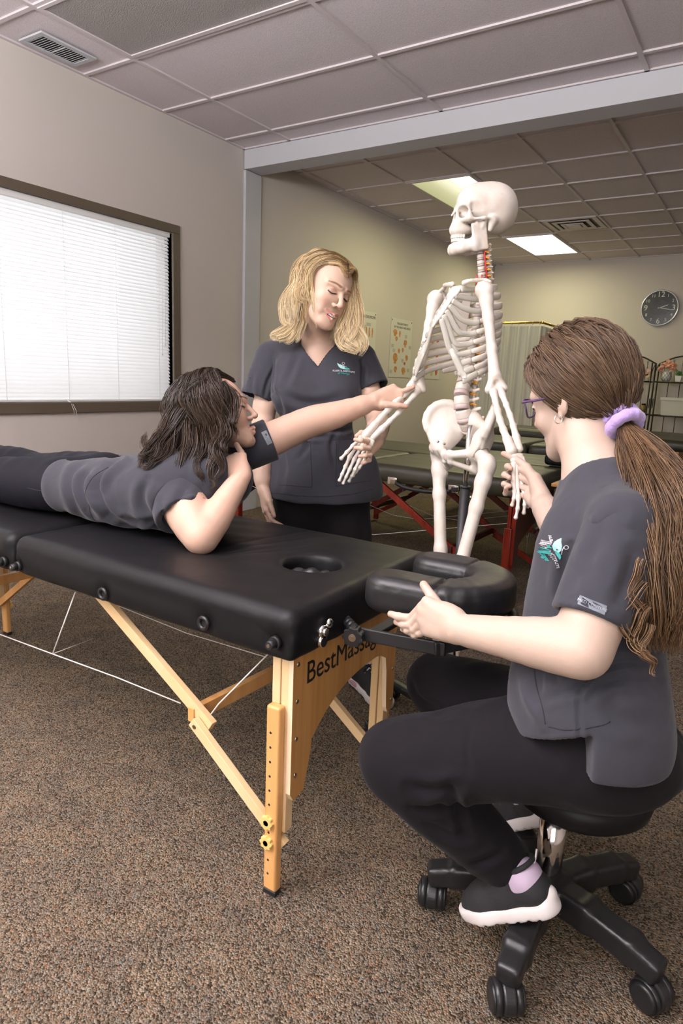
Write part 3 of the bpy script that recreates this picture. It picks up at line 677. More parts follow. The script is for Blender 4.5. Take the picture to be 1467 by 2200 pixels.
# ================================================================= REAR TABLES
def rear_table(label, x0, x1, y0, y1, zt, wood, dark, cabl, group=None, vis=True, pad_h=.10, panel=True, hinge=None):
    t = thing('massage_table', label, 'massage table', ((x0+x1)/2, (y0+y1)/2, 0), group)
    xm = hinge if hinge else (x0+x1)/2; zb = zt-pad_h
    obj('pad', pad_shape(x0, xm-.003, y0, y1, zb, zt, .04, seed=5).mesh(.014), M['vinyl_rear'], t); obj('pad', pad_shape(xm+.003, x1, y0, y1, zb, zt, .04, seed=6).mesh(.014), M['vinyl_rear'], t)
    for s, x in ((-1, x0+.10), (1, x1-.10)):
        for y in (y0+.05, y1-.05):
            b = B(); bx(b, (x, y, (zb+.0)/2+.1), (.026, .03, zb-.2), bev=.002); bx(b, (x+.014*s, y, zb/2+.07), (.02, .03, zb-.14), bev=.002); lg = obj('leg', b, wood, t)
            b = B(); bx(b, (x, y-.026*(1 if y < (y0+y1)/2 else -1), .215), (.04, .024, .41), bev=.004); obj('leg_extension', b, wood, lg)
            b = B(); bar(b, (xm+s*.08, y+.02, zb), (xm+s*.70, y+.02, .18), .018, .036); obj('brace', b, wood, t)
            b = B(); bar(b, (xm+s*.62, y, .22), (x, y, .06), .018, .032); obj('brace', b, wood, t)
        b = B(); bar(b, (xm+s*.60, y0+.05, .24), (xm+s*.60, y1-.05, .24), .02, .035, up=(1, 0, 0)); obj('cross_bar', b, dark, t)
        if panel:
            ep = end_panel(t, x+.022*s, s, y0+.035, y1-.035, zb, dark, wood, arch_top=zb-.17, zb=.20)
            ep.name = 'end_panel'
    for y in (y0+.07, y1-.07):
        cable('cable', [(x0+.10, y, .44), (xm-.1, y, .24), (xm+.1, y, .24), (x1-.10, y, .44)], .0016, cabl, t)
        cable('cable', [(xm+.02, y, zb), (xm-.1, y, .24)], .0014, cabl, t)
    return t
T1 = rear_table('cherry-red framed massage table just behind the skeleton, carrying handle on its side', 0.67, 2.75, 3.30, 4.04, .68, M['cherry'], M['cherry_dark'], M['cable'], hinge=1.72)
hd = B(); tube(hd, catmull([(1.99, 3.283, .585), (2.06, 3.275, .567), (2.17, 3.27, .562), (2.27, 3.275, .57), (2.33, 3.283, .582)], 16), [.008]+[.012]*14+[.008], 10); HN = obj('carry_handle', hd, M['rubber'], T1)
for x in (1.965, 2.34):
    b = B(); bx(b, (x, 3.293, .592), (.060, .012, .042), bev=.003); obj('handle_bracket', b, M['chrome'], HN); b = B(); bx(b, (x+.008, 3.285, .590), (.034, .01, .026), bev=.002); cyl(b, (x+.005, 3.279, .592), (x+.005, 3.283, .592), .006); obj('handle_clip', b, M['rubber'] if x > 2.2 else M['steel'], HN)
obj('lettering', text_mesh('Master', .085, (2.678, 3.72, .315), (0, 1, 0), (0, 0, 1), .0004, sx=.8), M['grey_ink'], T1)
b = B(); tube(b, [(2.678, 3.56, .34), (2.678, 3.585, .32), (2.678, 3.588, .24)], .003, 6); tube(b, [(2.678, 3.605, .35), (2.678, 3.585, .32)], .003, 6); obj('printed_mark', b, M['grey_ink'], T1)
rear_table('dark massage table directly behind the cherry one, stool and papers at its end', .95, 2.95, 4.07, 4.76, .675, M['cherry'], M['cherry_dark'], M['cable'])
rear_table('black-sided massage table in the third row, its pad folded at a hinge line', 1.24, 3.08, 5.28, 5.98, .70, M['maple'], M['ply'], M['darkcable'], hinge=2.10)
rear_table('farthest massage table, in front of the curtain', 1.25, 3.10, 6.75, 7.40, .72, M['maple'], M['ply'], M['darkcable'])
# detached arm rests and papers near the far end of the cherry table
b = Shape().box((2.72, 4.12, .72), (.13, .075, .035), .025).mesh(.008); obj('head_rest_cushion', b, M['vinyl'], label='black bolster on the end of the cherry-red table, lower of two', cat='cushion')
b = Shape().box((2.74, 4.17, .782), (.10, .065, .028), .022).mesh(.008); obj('head_rest_cushion', b, M['vinyl'], label='smaller black bolster, upper of the two stacked on the tables behind', cat='cushion')
# ================================================================= ANATOMICAL SKELETON
F3 = Vector((-.331, -.944, 0)).normalized(); L3 = Vector((-F3.y, F3.x, 0)); Z3 = Vector((0, 0, 1))
base_xy = at(1000, 1000, 2.07); PX, PY = base_xy.x, base_xy.y
SK = thing('anatomical_skeleton', 'white life-size teaching skeleton with orange nerves, hanging on a wheeled black stand', 'skeleton model', (PX, PY, 0))
def spine_pt(px, py, d=2.07): return at(px, py, d)
sp_ctrl = [at(1037, 516, 2.06), at(1033, 550, 2.06), at(1036, 595, 2.08), at(1032, 640, 2.12), at(1024, 700, 2.14), at(1012, 760, 2.12), at(1000, 812, 2.08), at(992, 852, 2.06), at(998, 896, 2.07), at(1010, 922, 2.10)]
SPN = cat_np([tuple(p) for p in sp_ctrl], 400)
SPL = np.concatenate([[0], np.cumsum(np.linalg.norm(np.diff(SPN, axis=0), axis=1))])
def spine_at(s): return Vector([np.interp(s, SPL, SPN[:, i]) for i in range(3)])
def mat_from(o, x, y, z): return Matrix(((x.x, y.x, z.x, o.x), (x.y, y.y, z.y, o.y), (x.z, y.z, z.z, o.z), (0, 0, 0, 1)))
def vert_proto(kind):
    s = Shape()
    if kind == 'c': rb, h, sp, tp = .0105, .0055, .022, .019
    elif kind == 't': rb, h, sp, tp = .0140, .0090, .036, .026
    else: rb, h, sp, tp = .0255, .0125, .036, .038
    s.cone((0, .002, -h*.55), (0, .002, h*.55), rb*.93, rb*.93, k=.003); s.half((0, 0, h), (0, 0, 1), .003); s.half((0, 0, -h), (0, 0, -1), .003)
    q = Shape(); q.p = []
    s2 = [(-1, 1)]
    def arch(sh):
        b0 = -rb*.9
        for sg in (-1, 1):
            sh.cone((sg*rb*.6, b0*.8, 0), (sg*rb*.75, b0-.012, 0), h*.42, h*.4, k=.004)
            sh.cone((sg*rb*.75, b0-.012, 0), (0, b0-.018, -.002), h*.45, h*.42, k=.004)
            sh.cone((sg*rb*.7, b0-.008, 0), (sg*tp, b0-.012-(.010 if kind == 't' else 0), .003 if kind != 'c' else 0), h*.42, h*.38, k=.004)
            sh.cone((sg*rb*.75, b0-.014, -h*.9), (sg*rb*.75, b0-.012, h*1.1), .0045, .0045, k=.004)
        sh.cone((0, b0-.016, -.001), (0, b0-.014-sp*(.55 if kind != 't' else .5), -sp*(.25 if kind != 't' else .55)), h*.5, h*.42, k=.005)
        if kind == 'l': sh.box((0, b0-.026, -.006), (.0035, .012, .010), .003, k=.006)
    arch(s); return s.mesh(.0019 if kind != 'l' else .0024)
VP = {k: vert_proto(k) for k in 'ctl'}
tot = SPL[-1]; hs = [('c', 7), ('t', 12), ('l', 5)]; cl = {'c': .0172, 't': .0262, 'l': .0}
cl['l'] = (tot-.012-7*cl['c']-12*cl['t'])/5
VERT = []; s_ = .008
for kd, n in hs:
    for i in range(n):
        c_ = spine_at(s_+cl[kd]/2); up = (spine_at(max(s_-.01, 0))-spine_at(min(s_+cl[kd]+.01, tot))).normalized()
        Ff = F3 if kd != 'c' else (F3.lerp(Vector((-.66, -.75, 0)), 1-i/7)).normalized()
        x = Ff.cross(up).normalized()*1; y = up.cross(x).normalized(); sc = {'c': 1.0+.04*i, 't': .85+.025*i, 'l': .94+.02*i}[kd]
        me = VP[kd].copy(); me.transform(mat_from(c_, x*sc, y*sc, up*sc*cl[kd]/{'c': .0172, 't': .0262, 'l': .037}[kd])); v_ = obj('vertebra', me, M['bone'], SK)
        VERT.append((c_, x, y, up, kd))
        hh = {'c': .0055, 't': .009, 'l': .0125}[kd]*sc*cl[kd]/{'c': .0172, 't': .0262, 'l': .037}[kd]; rb = {'c': .0098, 't': .0132, 'l': .0245}[kd]*sc
        b = B(); cyl(b, c_-up*hh*.95+y*.002, c_-up*(cl[kd]-hh*.95)+y*.002, rb, n=20); obj('disc', b, M['disc'], v_, label='pinkish-grey rubber disc below the vertebra')
        for sg in (-1, 1):
            p0 = c_+x*sg*rb*.6-y*rb*.9-up*hh; b = B(); ll = {'c': .014, 't': .014, 'l': .017}[kd]
            tube(b, [p0, p0+x*sg*ll*.6-y*.003, p0+x*sg*ll-y*.008-up*.004], [.0032, .0034, .0028], 7)
            if kd != 't': tube(b, [p0+x*sg*ll*.5, p0+x*sg*ll+y*.004-up*.001], [.0026, .0018], 6)
            obj('nerve_root', b, M['nerve'], v_, label='orange nerve root')
        s_ += cl[kd]
for sg in (-1, 1):
    b = B(); pts = []
    for i in range(7):
        c_, x, y, up, kd = VERT[i]; pts.append(c_+x*sg*.0145-y*.003+x*sg*.002*(i % 2))
    tube(b, pts+[pts[-1]-Z3*.03], .0022, 7); obj('vertebral_artery', b, M['artery'], SK, label='red vertebral artery')
for sg in (-1, 1):
    c_, x, y, up, kd = VERT[5]; b = B(); tube(b, [c_+x*sg*.012+y*.012, c_+x*sg*.012+y*.012-Z3*.035], .0018, 6); obj('artery_stub', b, M['artery'], SK)
# --- skull
SKC = at(1040, 448, 2.06); FS = Vector((-.74, -.672, 0)).normalized(); XS = Vector((FS.y, -FS.x, 0))   # x = skull's right
SM = mat_from(SKC, -XS, FS, Z3)
def SL(p): return tuple(SM @ Vector(p))
SR = np.array(SM.to_3x3())
def rotx(a, Rb=None):
    c, s = math.cos(a), math.sin(a); m = np.array([[1, 0, 0], [0, c, -s], [0, s, c]]); return (SR if Rb is None else Rb) @ m
def skull():
    s = Shape(); E = lambda c, r, k=.008, op='+', rot=None: s.ell(SL(c), r, SR if rot is None else rot, k, op)
    E((0, -.012, .006), (.066, .0845, .071), .01); E((0, -.040, .004), (.066, .062, .066), .02); E((0, .040, .012), (.054, .048, .054), .02)
    E((0, -.040, -.032), (.056, .050, .040), .02); E((0, -.075, -.012), (.035, .022, .03), .02)
    for g in (-1, 1):
        s.cone(SL((g*.018, .083, -.004)), SL((g*.045, .066, -.002)), .0085, .008, .010)       # brow
        s.cone(SL((g*.045, .066, -.004)), SL((g*.050, .060, -.040)), .006, .0085, .008)      # lateral orbit
        s.cone(SL((g*.048, .062, -.043)), SL((g*.020, .080, -.044)), .0085, .007, .008)      # cheek
        s.cone(SL((g*.052, .054, -.044)), SL((g*.063, .020, -.042)), .0055, .0040, .006)    # arch
        s.cone(SL((g*.063, .020, -.042)), SL((g*.061, -.005, -.038)), .0040, .0050, .008)
        s.cone(SL((g*.054, -.012, -.045)), SL((g*.050, -.006, -.070)), .013, .0075, .01)     # mastoid
        s.cone(SL((g*.012, .088, -.010)), SL((g*.017, .090, -.055)), .006, .006, .006)       # nasal side
        E((g*.034, .086, -.023), (.0195, .026, .0175), .005, '-')                             # orbit
        E((g*.033, .064, -.022), (.012, .018, .011), .004, '-')
        E((g*.062, .050, -.018), (.010, .020, .018), .012, '-')                               # temporal fossa
        E((g*.046, .026, -.066), (.012, .015, .018), .006, '-')
    s.cone(SL((0, .086, -.006)), SL((0, .104, -.030)), .0055, .0040, .006)
    E((0, .076, -.068), (.030, .031, .026), .012); E((0, .060, -.070), (.030, .030, .014), .010)
    E((0, .104, -.046), (.0105, .016, .0135), .004, '-')
    E((0, .060, -.090), (.020, .024, .010), .006, '-')
    for (a_, b_, w) in (((.066, -.02, .03), (.060, -.060, .02), .0012), ((.02, -.03, .078), (.060, -.02, .035), .001), ((.058, -.045, .0), (.03, -.085, .02), .0012)):
        for g in (-1, 1): s.cone(SL((g*a_[0], a_[1], a_[2])), SL((g*b_[0], b_[1], b_[2])), w, w, .003, '-')
    nf = noisefn(.0009, 90, 4); s.fn = lambda X, Y, Z: nf(X, Y, Z)*(Z < SKC.z-.02)
    return s
sk = obj('skull', skull().mesh(.0026), M['bone'], SK)
def mandible():
    s = Shape()
    for g in (-1, 1):
        s.chain([SL((g*.010, .090, -.128)), SL((g*.030, .072, -.126)), SL((g*.043, .036, -.118))], [.0140, .0135, .0140], k=.008)
        s.chain([SL((g*.012, .090, -.119)), SL((g*.028, .070, -.115)), SL((g*.040, .038, -.103))], [.0115, .0110, .0105], k=.012)
        s.box(SL((g*.047, .024, -.092)), (.0055, .0240, .041), .0050, rotx(R(-12)), .010)
        s.cone(SL((g*.049, .020, -.066)), SL((g*.051, .010, -.046)), .0055, .0050, .006)
        s.cone(SL((g*.048, .032, -.066)), SL((g*.048, .038, -.052)), .0040, .0030, .006)
    s.cone(SL((-.010, .092, -.134)), SL((.010, .092, -.134)), .0090, .0090, .008)
    return s
mb = obj('mandible', mandible().mesh(.0026), M['bone'], sk)
for row, zt_, hh in (('u', -.091, .0052), ('l', -.101, .0050)):
    for i in range(14):
        a = R(-78+i*156/13); ry = .034 if row == 'u' else .032; rx_ = .027 if row == 'u' else .0255
        p = (rx_*math.sin(a)*1.05, .062+ry*math.cos(a)*1.05, zt_); b = B(); w = .0034 if 3 < i < 10 else .0044
        bx(b, SL(p), (w*1.75, .006 if 3 < i < 10 else .0085, hh*2), (Matrix(SR.tolist()) @ Matrix.Rotation(-a, 3, 'Z')), bev=.0014); obj('tooth', b, M['bone'], sk if row == 'u' else mb)
b = B(); cyl(b, SL((.052, .018, -.045)), SL((.0555, .018, -.045)), .004, n=12); cyl(b, SL((-.052, .018, -.045)), SL((-.0555, .018, -.045)), .004, n=12); obj('jaw_spring', b, M['steel'], sk)
# --- rib cage
def flat_tube(bm, pts, hz, ht, n=10):
    pts = [Vector(p) for p in pts]; rings = []
    for i, p in enumerate(pts):
        d = (pts[min(i+1, len(pts)-1)]-pts[max(i-1, 0)]).normalized(); sd = d.cross(Z3).normalized(); up = sd.cross(d)
        e = .55 if i in (0, len(pts)-1) else 1
        a = hz[i] if isinstance(hz, list) else hz
        rings.append([bm.verts.new(p+up*math.sin(2*PI*k/n)*a*e+sd*math.cos(2*PI*k/n)*ht*e) for k in range(n)])
    for a, c in zip(rings[:-1], rings[1:]):
        for k in range(n): bm.faces.new((a[k], a[(k+1) % n], c[(k+1) % n], c[k])).smooth = True
    bm.faces.new(rings[0][::-1]); bm.faces.new(rings[-1])
TH = [v for v in VERT if v[4] == 't']
st_top = at(984, 614, 1.99); st_bot = at(937, 690, 1.955)
HW = [.052, .080, .098, .108, .116, .121, .124, .125, .122, .114, .10, .075]
DP = [.085, .115, .135, .150, .162, .172, .178, .180, .176, .165, 0, 0]
RE = {-1: [], 1: []}
for sg in (-1, 1):        # sg=+1: the skeleton's left
    for i in range(12):
        c_ = TH[i][0]; yo = -.012; w = HW[i]; dpt = DP[i] if DP[i] else .12; fr = [.60, .62, .64, .66, .68, .69, .69, .67, .63, .57, .40, .30][i]
        drop = [.022, .034, .044, .052, .058, .062, .066, .070, .074, .076, .06, .045][i]; P = []
        for k in range(22):
            t = (.06+(fr-.06)*k/21)*PI
            P.append(c_+L3*sg*w*math.sin(t)**.85+F3*(yo-.014+(dpt+.028)*(1-math.cos(t))/2-.016*math.sin(min(t*2.2, PI)))+Z3*(-drop*(t/PI)**1.1*1.45+.004))
        b = B(); flat_tube(b, P, [.0078+.0022*math.sin(PI*k/21) for k in range(22)], .0038); obj('rib', b, M['bone'], SK); RE[sg].append(P)
# sternum
def sternum():
    s = Shape(); ax_ = (st_bot-st_top); n = ax_.normalized(); rot = np.array([[L3.x, 0, 0], [L3.y, 0, 0], [L3.z, 0, 0]]); yv = n; xv = L3; zv = xv.cross(yv); Rm = np.array([[xv.x, yv.x, zv.x], [xv.y, yv.y, zv.y], [xv.z, yv.z, zv.z]])
    s.box(st_top+n*.022, (.021, .020, .005), .005, Rm, .008); s.box(st_top+n*.085, (.011, .048, .0048), .0048, Rm, .01); s.cone(st_bot-n*.012, st_bot+n*.022, .0065, .0035, .006)
    return s
stn = obj('sternum', sternum().mesh(.0028), M['bone'], SK)
def st_pt(i, sg):
    ax_ = st_bot-st_top; q = [.12, .30, .43, .56, .70, .83, .94][min(i, 6)]; return st_top+ax_*q+L3*sg*(.024 if i == 0 else .014)
for sg in (-1, 1):
    for i in range(7):
        P0 = RE[sg][i]; e = P0[-1]; d = (P0[-1]-P0[-3]).normalized(); t_ = st_pt(i, sg)
        mid = e.lerp(t_, .5)+d*.012-Z3*[0, 0, .006, .014, .026, .038, .048][i]+L3*sg*[0, 0, .002, .004, .006, .006, .004][i]
        b = B(); flat_tube(b, catmull([e-d*.006, e+d*.02, mid, t_.lerp(mid, .25), t_], 18), .0088, .0042); obj('costal_cartilage', b, M['cartilage'], SK, label='translucent costal cartilage')
    prev = catmull([RE[sg][6][-1], RE[sg][6][-1].lerp(st_pt(6, sg), .5)-Z3*.05, st_pt(6, sg)], 12)
    for i in (7, 8, 9):
        e = RE[sg][i][-1]; d = (RE[sg][i][-1]-RE[sg][i][-3]).normalized(); e2 = RE[sg][i-1][-1]; d2 = (RE[sg][i-1][-1]-RE[sg][i-1][-3]).normalized()
        tgt = e2+d2*.030-Z3*.020; P1 = catmull([e-d*.005, e+d*.022, e.lerp(tgt, .6)+d*.022-Z3*.006, tgt+Z3*.004, tgt.lerp(st_pt(6, sg), .5)-Z3*.012], 18)
        b = B(); flat_tube(b, P1, .0098, .0046); obj('costal_cartilage', b, M['cartilage'], SK, label='translucent costal cartilage')
# clavicles, scapulae
SHL = at(1042, 622, 1.955); SHR = at(934, 640, 2.185)
for sg, sh_ in ((1, SHL), (-1, SHR)):
    s = Shape(); a_ = st_top+L3*sg*.024+Z3*.006; acr = sh_-F3*.020+Z3*.022-L3*sg*.004
    s.chain([tuple(p) for p in catmull([a_, a_.lerp(acr, .35)+F3*.014+Z3*.004, a_.lerp(acr, .72)-F3*.006+Z3*.008, acr], 9)], [.0085, .0065, .006, .0055, .0055, .0055, .006, .0065, .007], k=.004)
    obj('clavicle', s.mesh(.0028), M['bone'], SK)
    s = Shape(); gl = sh_-L3*sg*.022-F3*.016; top_ = gl-L3*sg*.075-F3*.060+Z3*.030; low = gl-L3*sg*.045-F3*.075-Z3*.115
    def tri(X, Y, Z, A=np.array(gl), B_=np.array(top_), C_=np.array(low)):
        n = np.cross(B_-A, C_-A); n /= np.linalg.norm(n); dd = np.abs((X-A[0])*n[0]+(Y-A[1])*n[1]+(Z-A[2])*n[2])-.0022; o = dd
        for P, Q, O in ((A, B_, C_), (B_, C_, A), (C_, A, B_)):
            e = Q-P; m = np.cross(e, n); m /= np.linalg.norm(m); 
            if m @ (O-P) > 0: m = -m
            o = np.maximum(o, (X-P[0])*m[0]+(Y-P[1])*m[1]+(Z-P[2])*m[2])
        return o
    lo = np.minimum(np.minimum(gl, top_), low); hi = np.maximum(np.maximum(gl, top_), low); s._a('+', .004, lo, hi, tri)
    s.cone(gl, gl.lerp(low, .95), .0055, .0045, .008); s.ell(gl+L3*sg*.006, (.011, .012, .018), k=.008)
    s.chain([top_.lerp(low, .22), gl-F3*.024+Z3*.012, acr], [.004, .0075, .0085], k=.008); s.chain([gl+Z3*.012, gl+F3*.018+Z3*.018, gl+F3*.032+L3*sg*.012+Z3*.006], [.0065, .0055, .0065], k=.005)
    obj('scapula', s.mesh(.0028), M['bone'], SK)
# arms
def humerus(a, b_, side):
    s = Shape(); d = (b_-a).normalized(); s.ell(a-L3*side*.006, .025, k=.008); s.ell(a+L3*side*.012-Z3*.002, (.014, .015, .016), k=.010)
    s.chain([a-Z3*.004, a.lerp(b_, .12), a.lerp(b_, .3), a.lerp(b_, .6), a.lerp(b_, .86)], [.023, .019, .0155, .014, .018], k=.010)
    w = d.cross(_fw).normalized()
    s.cone(a.lerp(b_, .88)-w*.004, b_-w*.022, .0125, .012, .012); s.cone(a.lerp(b_, .88)+w*.004, b_+w*.023, .0125, .0115, .012); s.cone(b_-w*.018, b_+w*.018, .0105, .0105, .006); s.ell(b_+d*-.016-_fw*.012, (.007, .007, .007), k=.006, op='-')
    return s
def forearm_bone(a, b_, r0, r1, r2, bow):
    s = Shape(); m = a.lerp(b_, .5)+bow; s.chain([tuple(p) for p in catmull([a, m, b_], 7)], [r0, r0*.62, r1, r1, r1, r1*1.25, r2], k=.008); return s
def skel_hand(wr, tips, spread_ax, name_parent, sgn=1, fan=1.0):
    spread_ax = spread_ax*fan
    """wr wrist point, tips = finger tip points (thumb first)"""
    b = Shape(); d0 = (tips[2]-wr).normalized(); nrm = d0.cross(spread_ax).normalized()
    rr = np.random.default_rng(3)
    for i in range(4):
        for j in range(2): b.ell(wr+d0*(.010+.012*j)+spread_ax*(.0105*(i-1.5))*(1+.1*j), (.0090, .0082, .0085), k=.004)
    hp = obj('carpal_bones', b.mesh(.0022), M['bone'], name_parent)
    for i, t in enumerate(tips):
        root = wr+d0*(.030 if i else .016)+spread_ax*(.0115*(i-2.5) if i else -.022)
        root2 = wr+d0*(.082 if i else .052)+spread_ax*((.0185*(i-2.5)) if i else -.042)+nrm*0
        if i == 0: root2 = root.lerp(t, .42)
        else: root2 = root2.lerp(root.lerp(t, .48), .45)
        js = [root, root2]+[root2.lerp(t, q)+nrm*sgn*h for q, h in (((.46, .010), (.78, .009), (1, 0)) if i else ((.55, .004), (1, 0)))]
        for j in range(len(js)-1):
            s = Shape(); A, B_ = js[j], js[j+1]; dd = (B_-A); k0 = [.0080, .0076, .0066, .0056][min(j, 3)]
            s.chain([A+dd*.04, A+dd*.2, A+dd*.5, A+dd*.8, A+dd*.96], [k0, k0*.68, k0*.58, k0*.66, k0*.92], k=.003)
            if j == len(js)-2: s.ell(B_, k0*.85, k=.003)
            obj('finger_bone', s.mesh(.0019), M['bone'], hp)
ELL_, WRL = at(1066, 836, 1.93), at(1108, 968, 1.74); ELR, WRR = at(894, 834, 2.18), at(793, 938, 2.085)
hb = obj('humerus', humerus(SHL, ELL_, 1).mesh(.003), M['bone'], SK); hb2 = obj('humerus', humerus(SHR, ELR, -1).mesh(.003), M['bone'], SK)
for e, w, (ox, oy) in ((ELL_, WRL, (7, 0)), (ELR, WRR, (6, 6))):
    side = (w-e).normalized().cross(_fw).normalized()
    obj('radius', forearm_bone(e-side*.011+(w-e)*.05, w-side*.011, .0125, .0088, .0150, -side*.006).mesh(.0026), M['bone'], SK)
    obj('ulna', forearm_bone(e+side*.010-(w-e)*.06, w+side*.010-(w-e)*.02, .0145, .0078, .0105, side*.004-_fw*.004).mesh(.0026), M['bone'], SK)
spL = (_r2*1.0+_fw*.2).normalized()
skel_hand(WRL+(at(1113, 985, 1.74)-WRL)*.3, [at(1147, 1030, 1.69), at(1134, 1088, 1.69), at(1125, 1102, 1.685), at(1108, 1112, 1.68), at(1100, 1085, 1.70)], -spL, SK, -1, .62)
dR = (at(735, 1035, 2.05)-WRR).normalized(); spR = (dR.cross(_fw)).normalized()
skel_hand(WRR, [at(733, 985, 2.03), at(729, 1032, 2.04), at(737, 1038, 2.05), at(750, 1034, 2.07), at(759, 1022, 2.09)], spR if spR.dot(_r2) > 0 else -spR, SK)
# pelvis and sacrum
PC = at(1003, 925, 2.07)
def PL(l, f, z): return PC+L3*l+F3*f+Z3*z
def pelvis(g):
    s = Shape(); n = (F3*.62-L3*g*.72+Z3*.30).normalized(); u = Z3.cross(n).normalized(); v = n.cross(u); Rm = np.array([[u.x, v.x, n.x], [u.y, v.y, n.y], [u.z, v.z, n.z]])
    c = PL(g*.088, .006, .018)
    s.ell(c, (.068, .070, .013), Rm, .006); s.ell(c+n*.075, (.085, .085, .069), Rm, .016, '-'); s.ell(c-v*.035, (.050, .040, .011), Rm, .02)
    ring = [c+u*.064*math.cos(R(a))+v*.064*math.sin(R(a))+n*.004 for a in range(-20, 201, 20)]; s.chain([tuple(p) for p in ring], [.0062]*len(ring), k=.016)
    ac = PL(g*.078, .030, -.060)
    s.cone(c-v*.040, ac, .030, .028, .03); s.cone(PL(g*.035, -.045, .00), c-v*.03-n*.005, .016, .014, .015)
    s.cone(ac, PL(g*.012, .082, -.072), .015, .012, .012); s.cone(PL(g*.010, .084, -.066), PL(g*.010, .078, -.092), .0095, .0085, .008)
    s.cone(ac, PL(g*.060, .010, -.112), .020, .017, .016); s.cone(PL(g*.062, .008, -.120), PL(g*.012, .076, -.094), .0095, .0075, .008)
    s.ell(ac+L3*g*.018+F3*.006, .0225, k=.005, op='-')
    return s
for g in (-1, 1): obj('hip_bone', pelvis(g).mesh(.0030), M['bone'], SK)
s = Shape(); s.chain([PL(0, -.020, .030), PL(0, -.045, -.005), PL(0, -.062, -.040), PL(0, -.055, -.075), PL(0, -.040, -.092)], [.032, .034, .027, .016, .008], k=.015)
for g in (-1, 1): s.cone(PL(g*.02, -.025, .022), PL(g*.045, -.036, .008), .02, .016, .012)
obj('sacrum', s.mesh(.003), M['bone'], SK)
b = B(); ball(b, PL(0, .083, -.078), (.010, .008, .014), n=12); obj('pubic_disc', b, M['disc'], SK)
for g in (-1, 1):
    for k in range(4):
        b = B(); p = PL(g*.012, -.066, -.01-.018*k); tube(b, [p, p+L3*g*.018-F3*.010-Z3*.006], [.003, .0022], 6); obj('sacral_nerve', b, M['nerve'], SK)
for p in (PL(-.05, .045, -.045), PL(-.068, .055, -.04), PL(.10, .04, .01)):
    b = B(); ball(b, p, .0042, n=10); obj('assembly_screw', b, M['steel'], SK)
# legs
def femur(g, knee, tro):
    s = Shape(); hd = PL(g*.094, .036, -.061); s.ell(hd, .0225, k=.003); s.cone(hd, tro-Z3*.008, .017, .020, .008); s.ell(tro+Z3*.012, (.021, .022, .023), k=.012)
    s.ell(tro.lerp(knee, .14)-L3*g*.018-F3*.008, .011, k=.012)
    s.chain([tro, tro.lerp(knee, .12), tro.lerp(knee, .3), tro.lerp(knee, .7), tro.lerp(knee, .90)], [.025, .0225, .0195, .0195, .026], k=.014)
    w = L3
    for q in (-1, 1): s.ell(knee+w*q*.020+Z3*.008, (.019, .027, .022), k=.014)
    return s
KL, KR = at(968, 1296, 2.0), at(948, 1268, 2.14)
TRL, TRR = at(1047, 1000, 1.975), at(942, 975, 2.165)
obj('femur', femur(1, KL, TRL).mesh(.0034), M['bone'], SK); obj('femur', femur(-1, KR, TRR).mesh(.0034), M['bone'], SK)
for g, kn in ((1, KL), (-1, KR)):
    an = Vector((kn.x, kn.y, .085))-F3*.01; k2 = kn-Z3*.028; s = Shape(); s.chain([k2+L3*.014, k2-L3*.014], [.02, .02], k=.01); s.chain([k2, k2.lerp(an, .14), k2.lerp(an, .5), k2.lerp(an, .9), an], [.028, .020, .0155, .0145, .018], k=.012)
    obj('tibia', s.mesh(.0036), M['bone'], SK)
    s = Shape(); o_ = L3*g*.030-F3*.012; s.chain([k2+o_-Z3*.02, k2.lerp(an, .3)+o_, k2.lerp(an, .97)+L3*g*.020-F3*.005], [.009, .0055, .0085], k=.008); obj('fibula', s.mesh(.0032), M['bone'], SK)
    s = Shape(); he = an-F3*.045-Z3*.045; s.chain([he, an-Z3*.03, an+F3*.05-Z3*.035], [.020, .022, .016], k=.012)
    for q in range(5): s.chain([an+F3*.05-Z3*.04+L3*(q-2)*.009, an+F3*.12-Z3*.064+L3*(q-2)*.015, an+F3*.165-Z3*.072+L3*(q-2)*.016], [.008, .006, .005], k=.004)
    obj('foot_bones', s.mesh(.0036), M['bone'], SK)
# stand
b = B(); pz = PC.z+.03; tp = at(999, 1048, 2.07)
PXp, PYp = tp.x, tp.y
cyl(b, (PXp, PYp, tp.z-.02), (PXp, PYp, PC.z+.02), .0085, n=20); obj('stand_rod', b, M['chrome'], SK)
b = B(); cyl(b, (PXp, PYp, .06), (PXp, PYp, tp.z), .0155, n=24); cyl(b, (PXp, PYp, tp.z), (PXp, PYp, tp.z+.006), .017, n=24); obj('stand_tube', b, M['rubber'], SK)
b = B(); cyl(b, Vector((PXp, PYp, tp.z-.03))+_r2*.01, Vector((PXp, PYp, tp.z-.03))+_r2*.034, .005, .005); obj('height_screw', b, M['chrome'], SK)
s = Shape(); s.cone((PXp, PYp, .05), (PXp, PYp, .09), .03, .024)
for i in range(5):
    a = math.atan2(2.03-PYp, 2.70-PXp)+i*2*PI/5; d = Vector((math.cos(a), math.sin(a), 0)); o_ = Vector((PXp, PYp, 0))
    s.box(o_+d*.15+Z3*.058, (.14, .019, .014), .006, Matrix.Rotation(a, 3, 'Z'), k=.012)
obj('stand_base', s.mesh(.006), M['blackplastic'], SK)
for i in range(5):
    a = math.atan2(2.03-PYp, 2.70-PXp)+i*2*PI/5; e = Vector((PXp, PYp, 0))+Vector((math.cos(a), math.sin(a), 0))*.275
    b = B(); tx = Vector((-math.sin(a), math.cos(a), 0)); cyl(b, e+Z3*.021-tx*.014, e+Z3*.021+tx*.014, .021, n=20); cyl(b, e+Z3*.03, e+Z3*.05, .007); obj('caster', b, M['blackplastic'], SK)
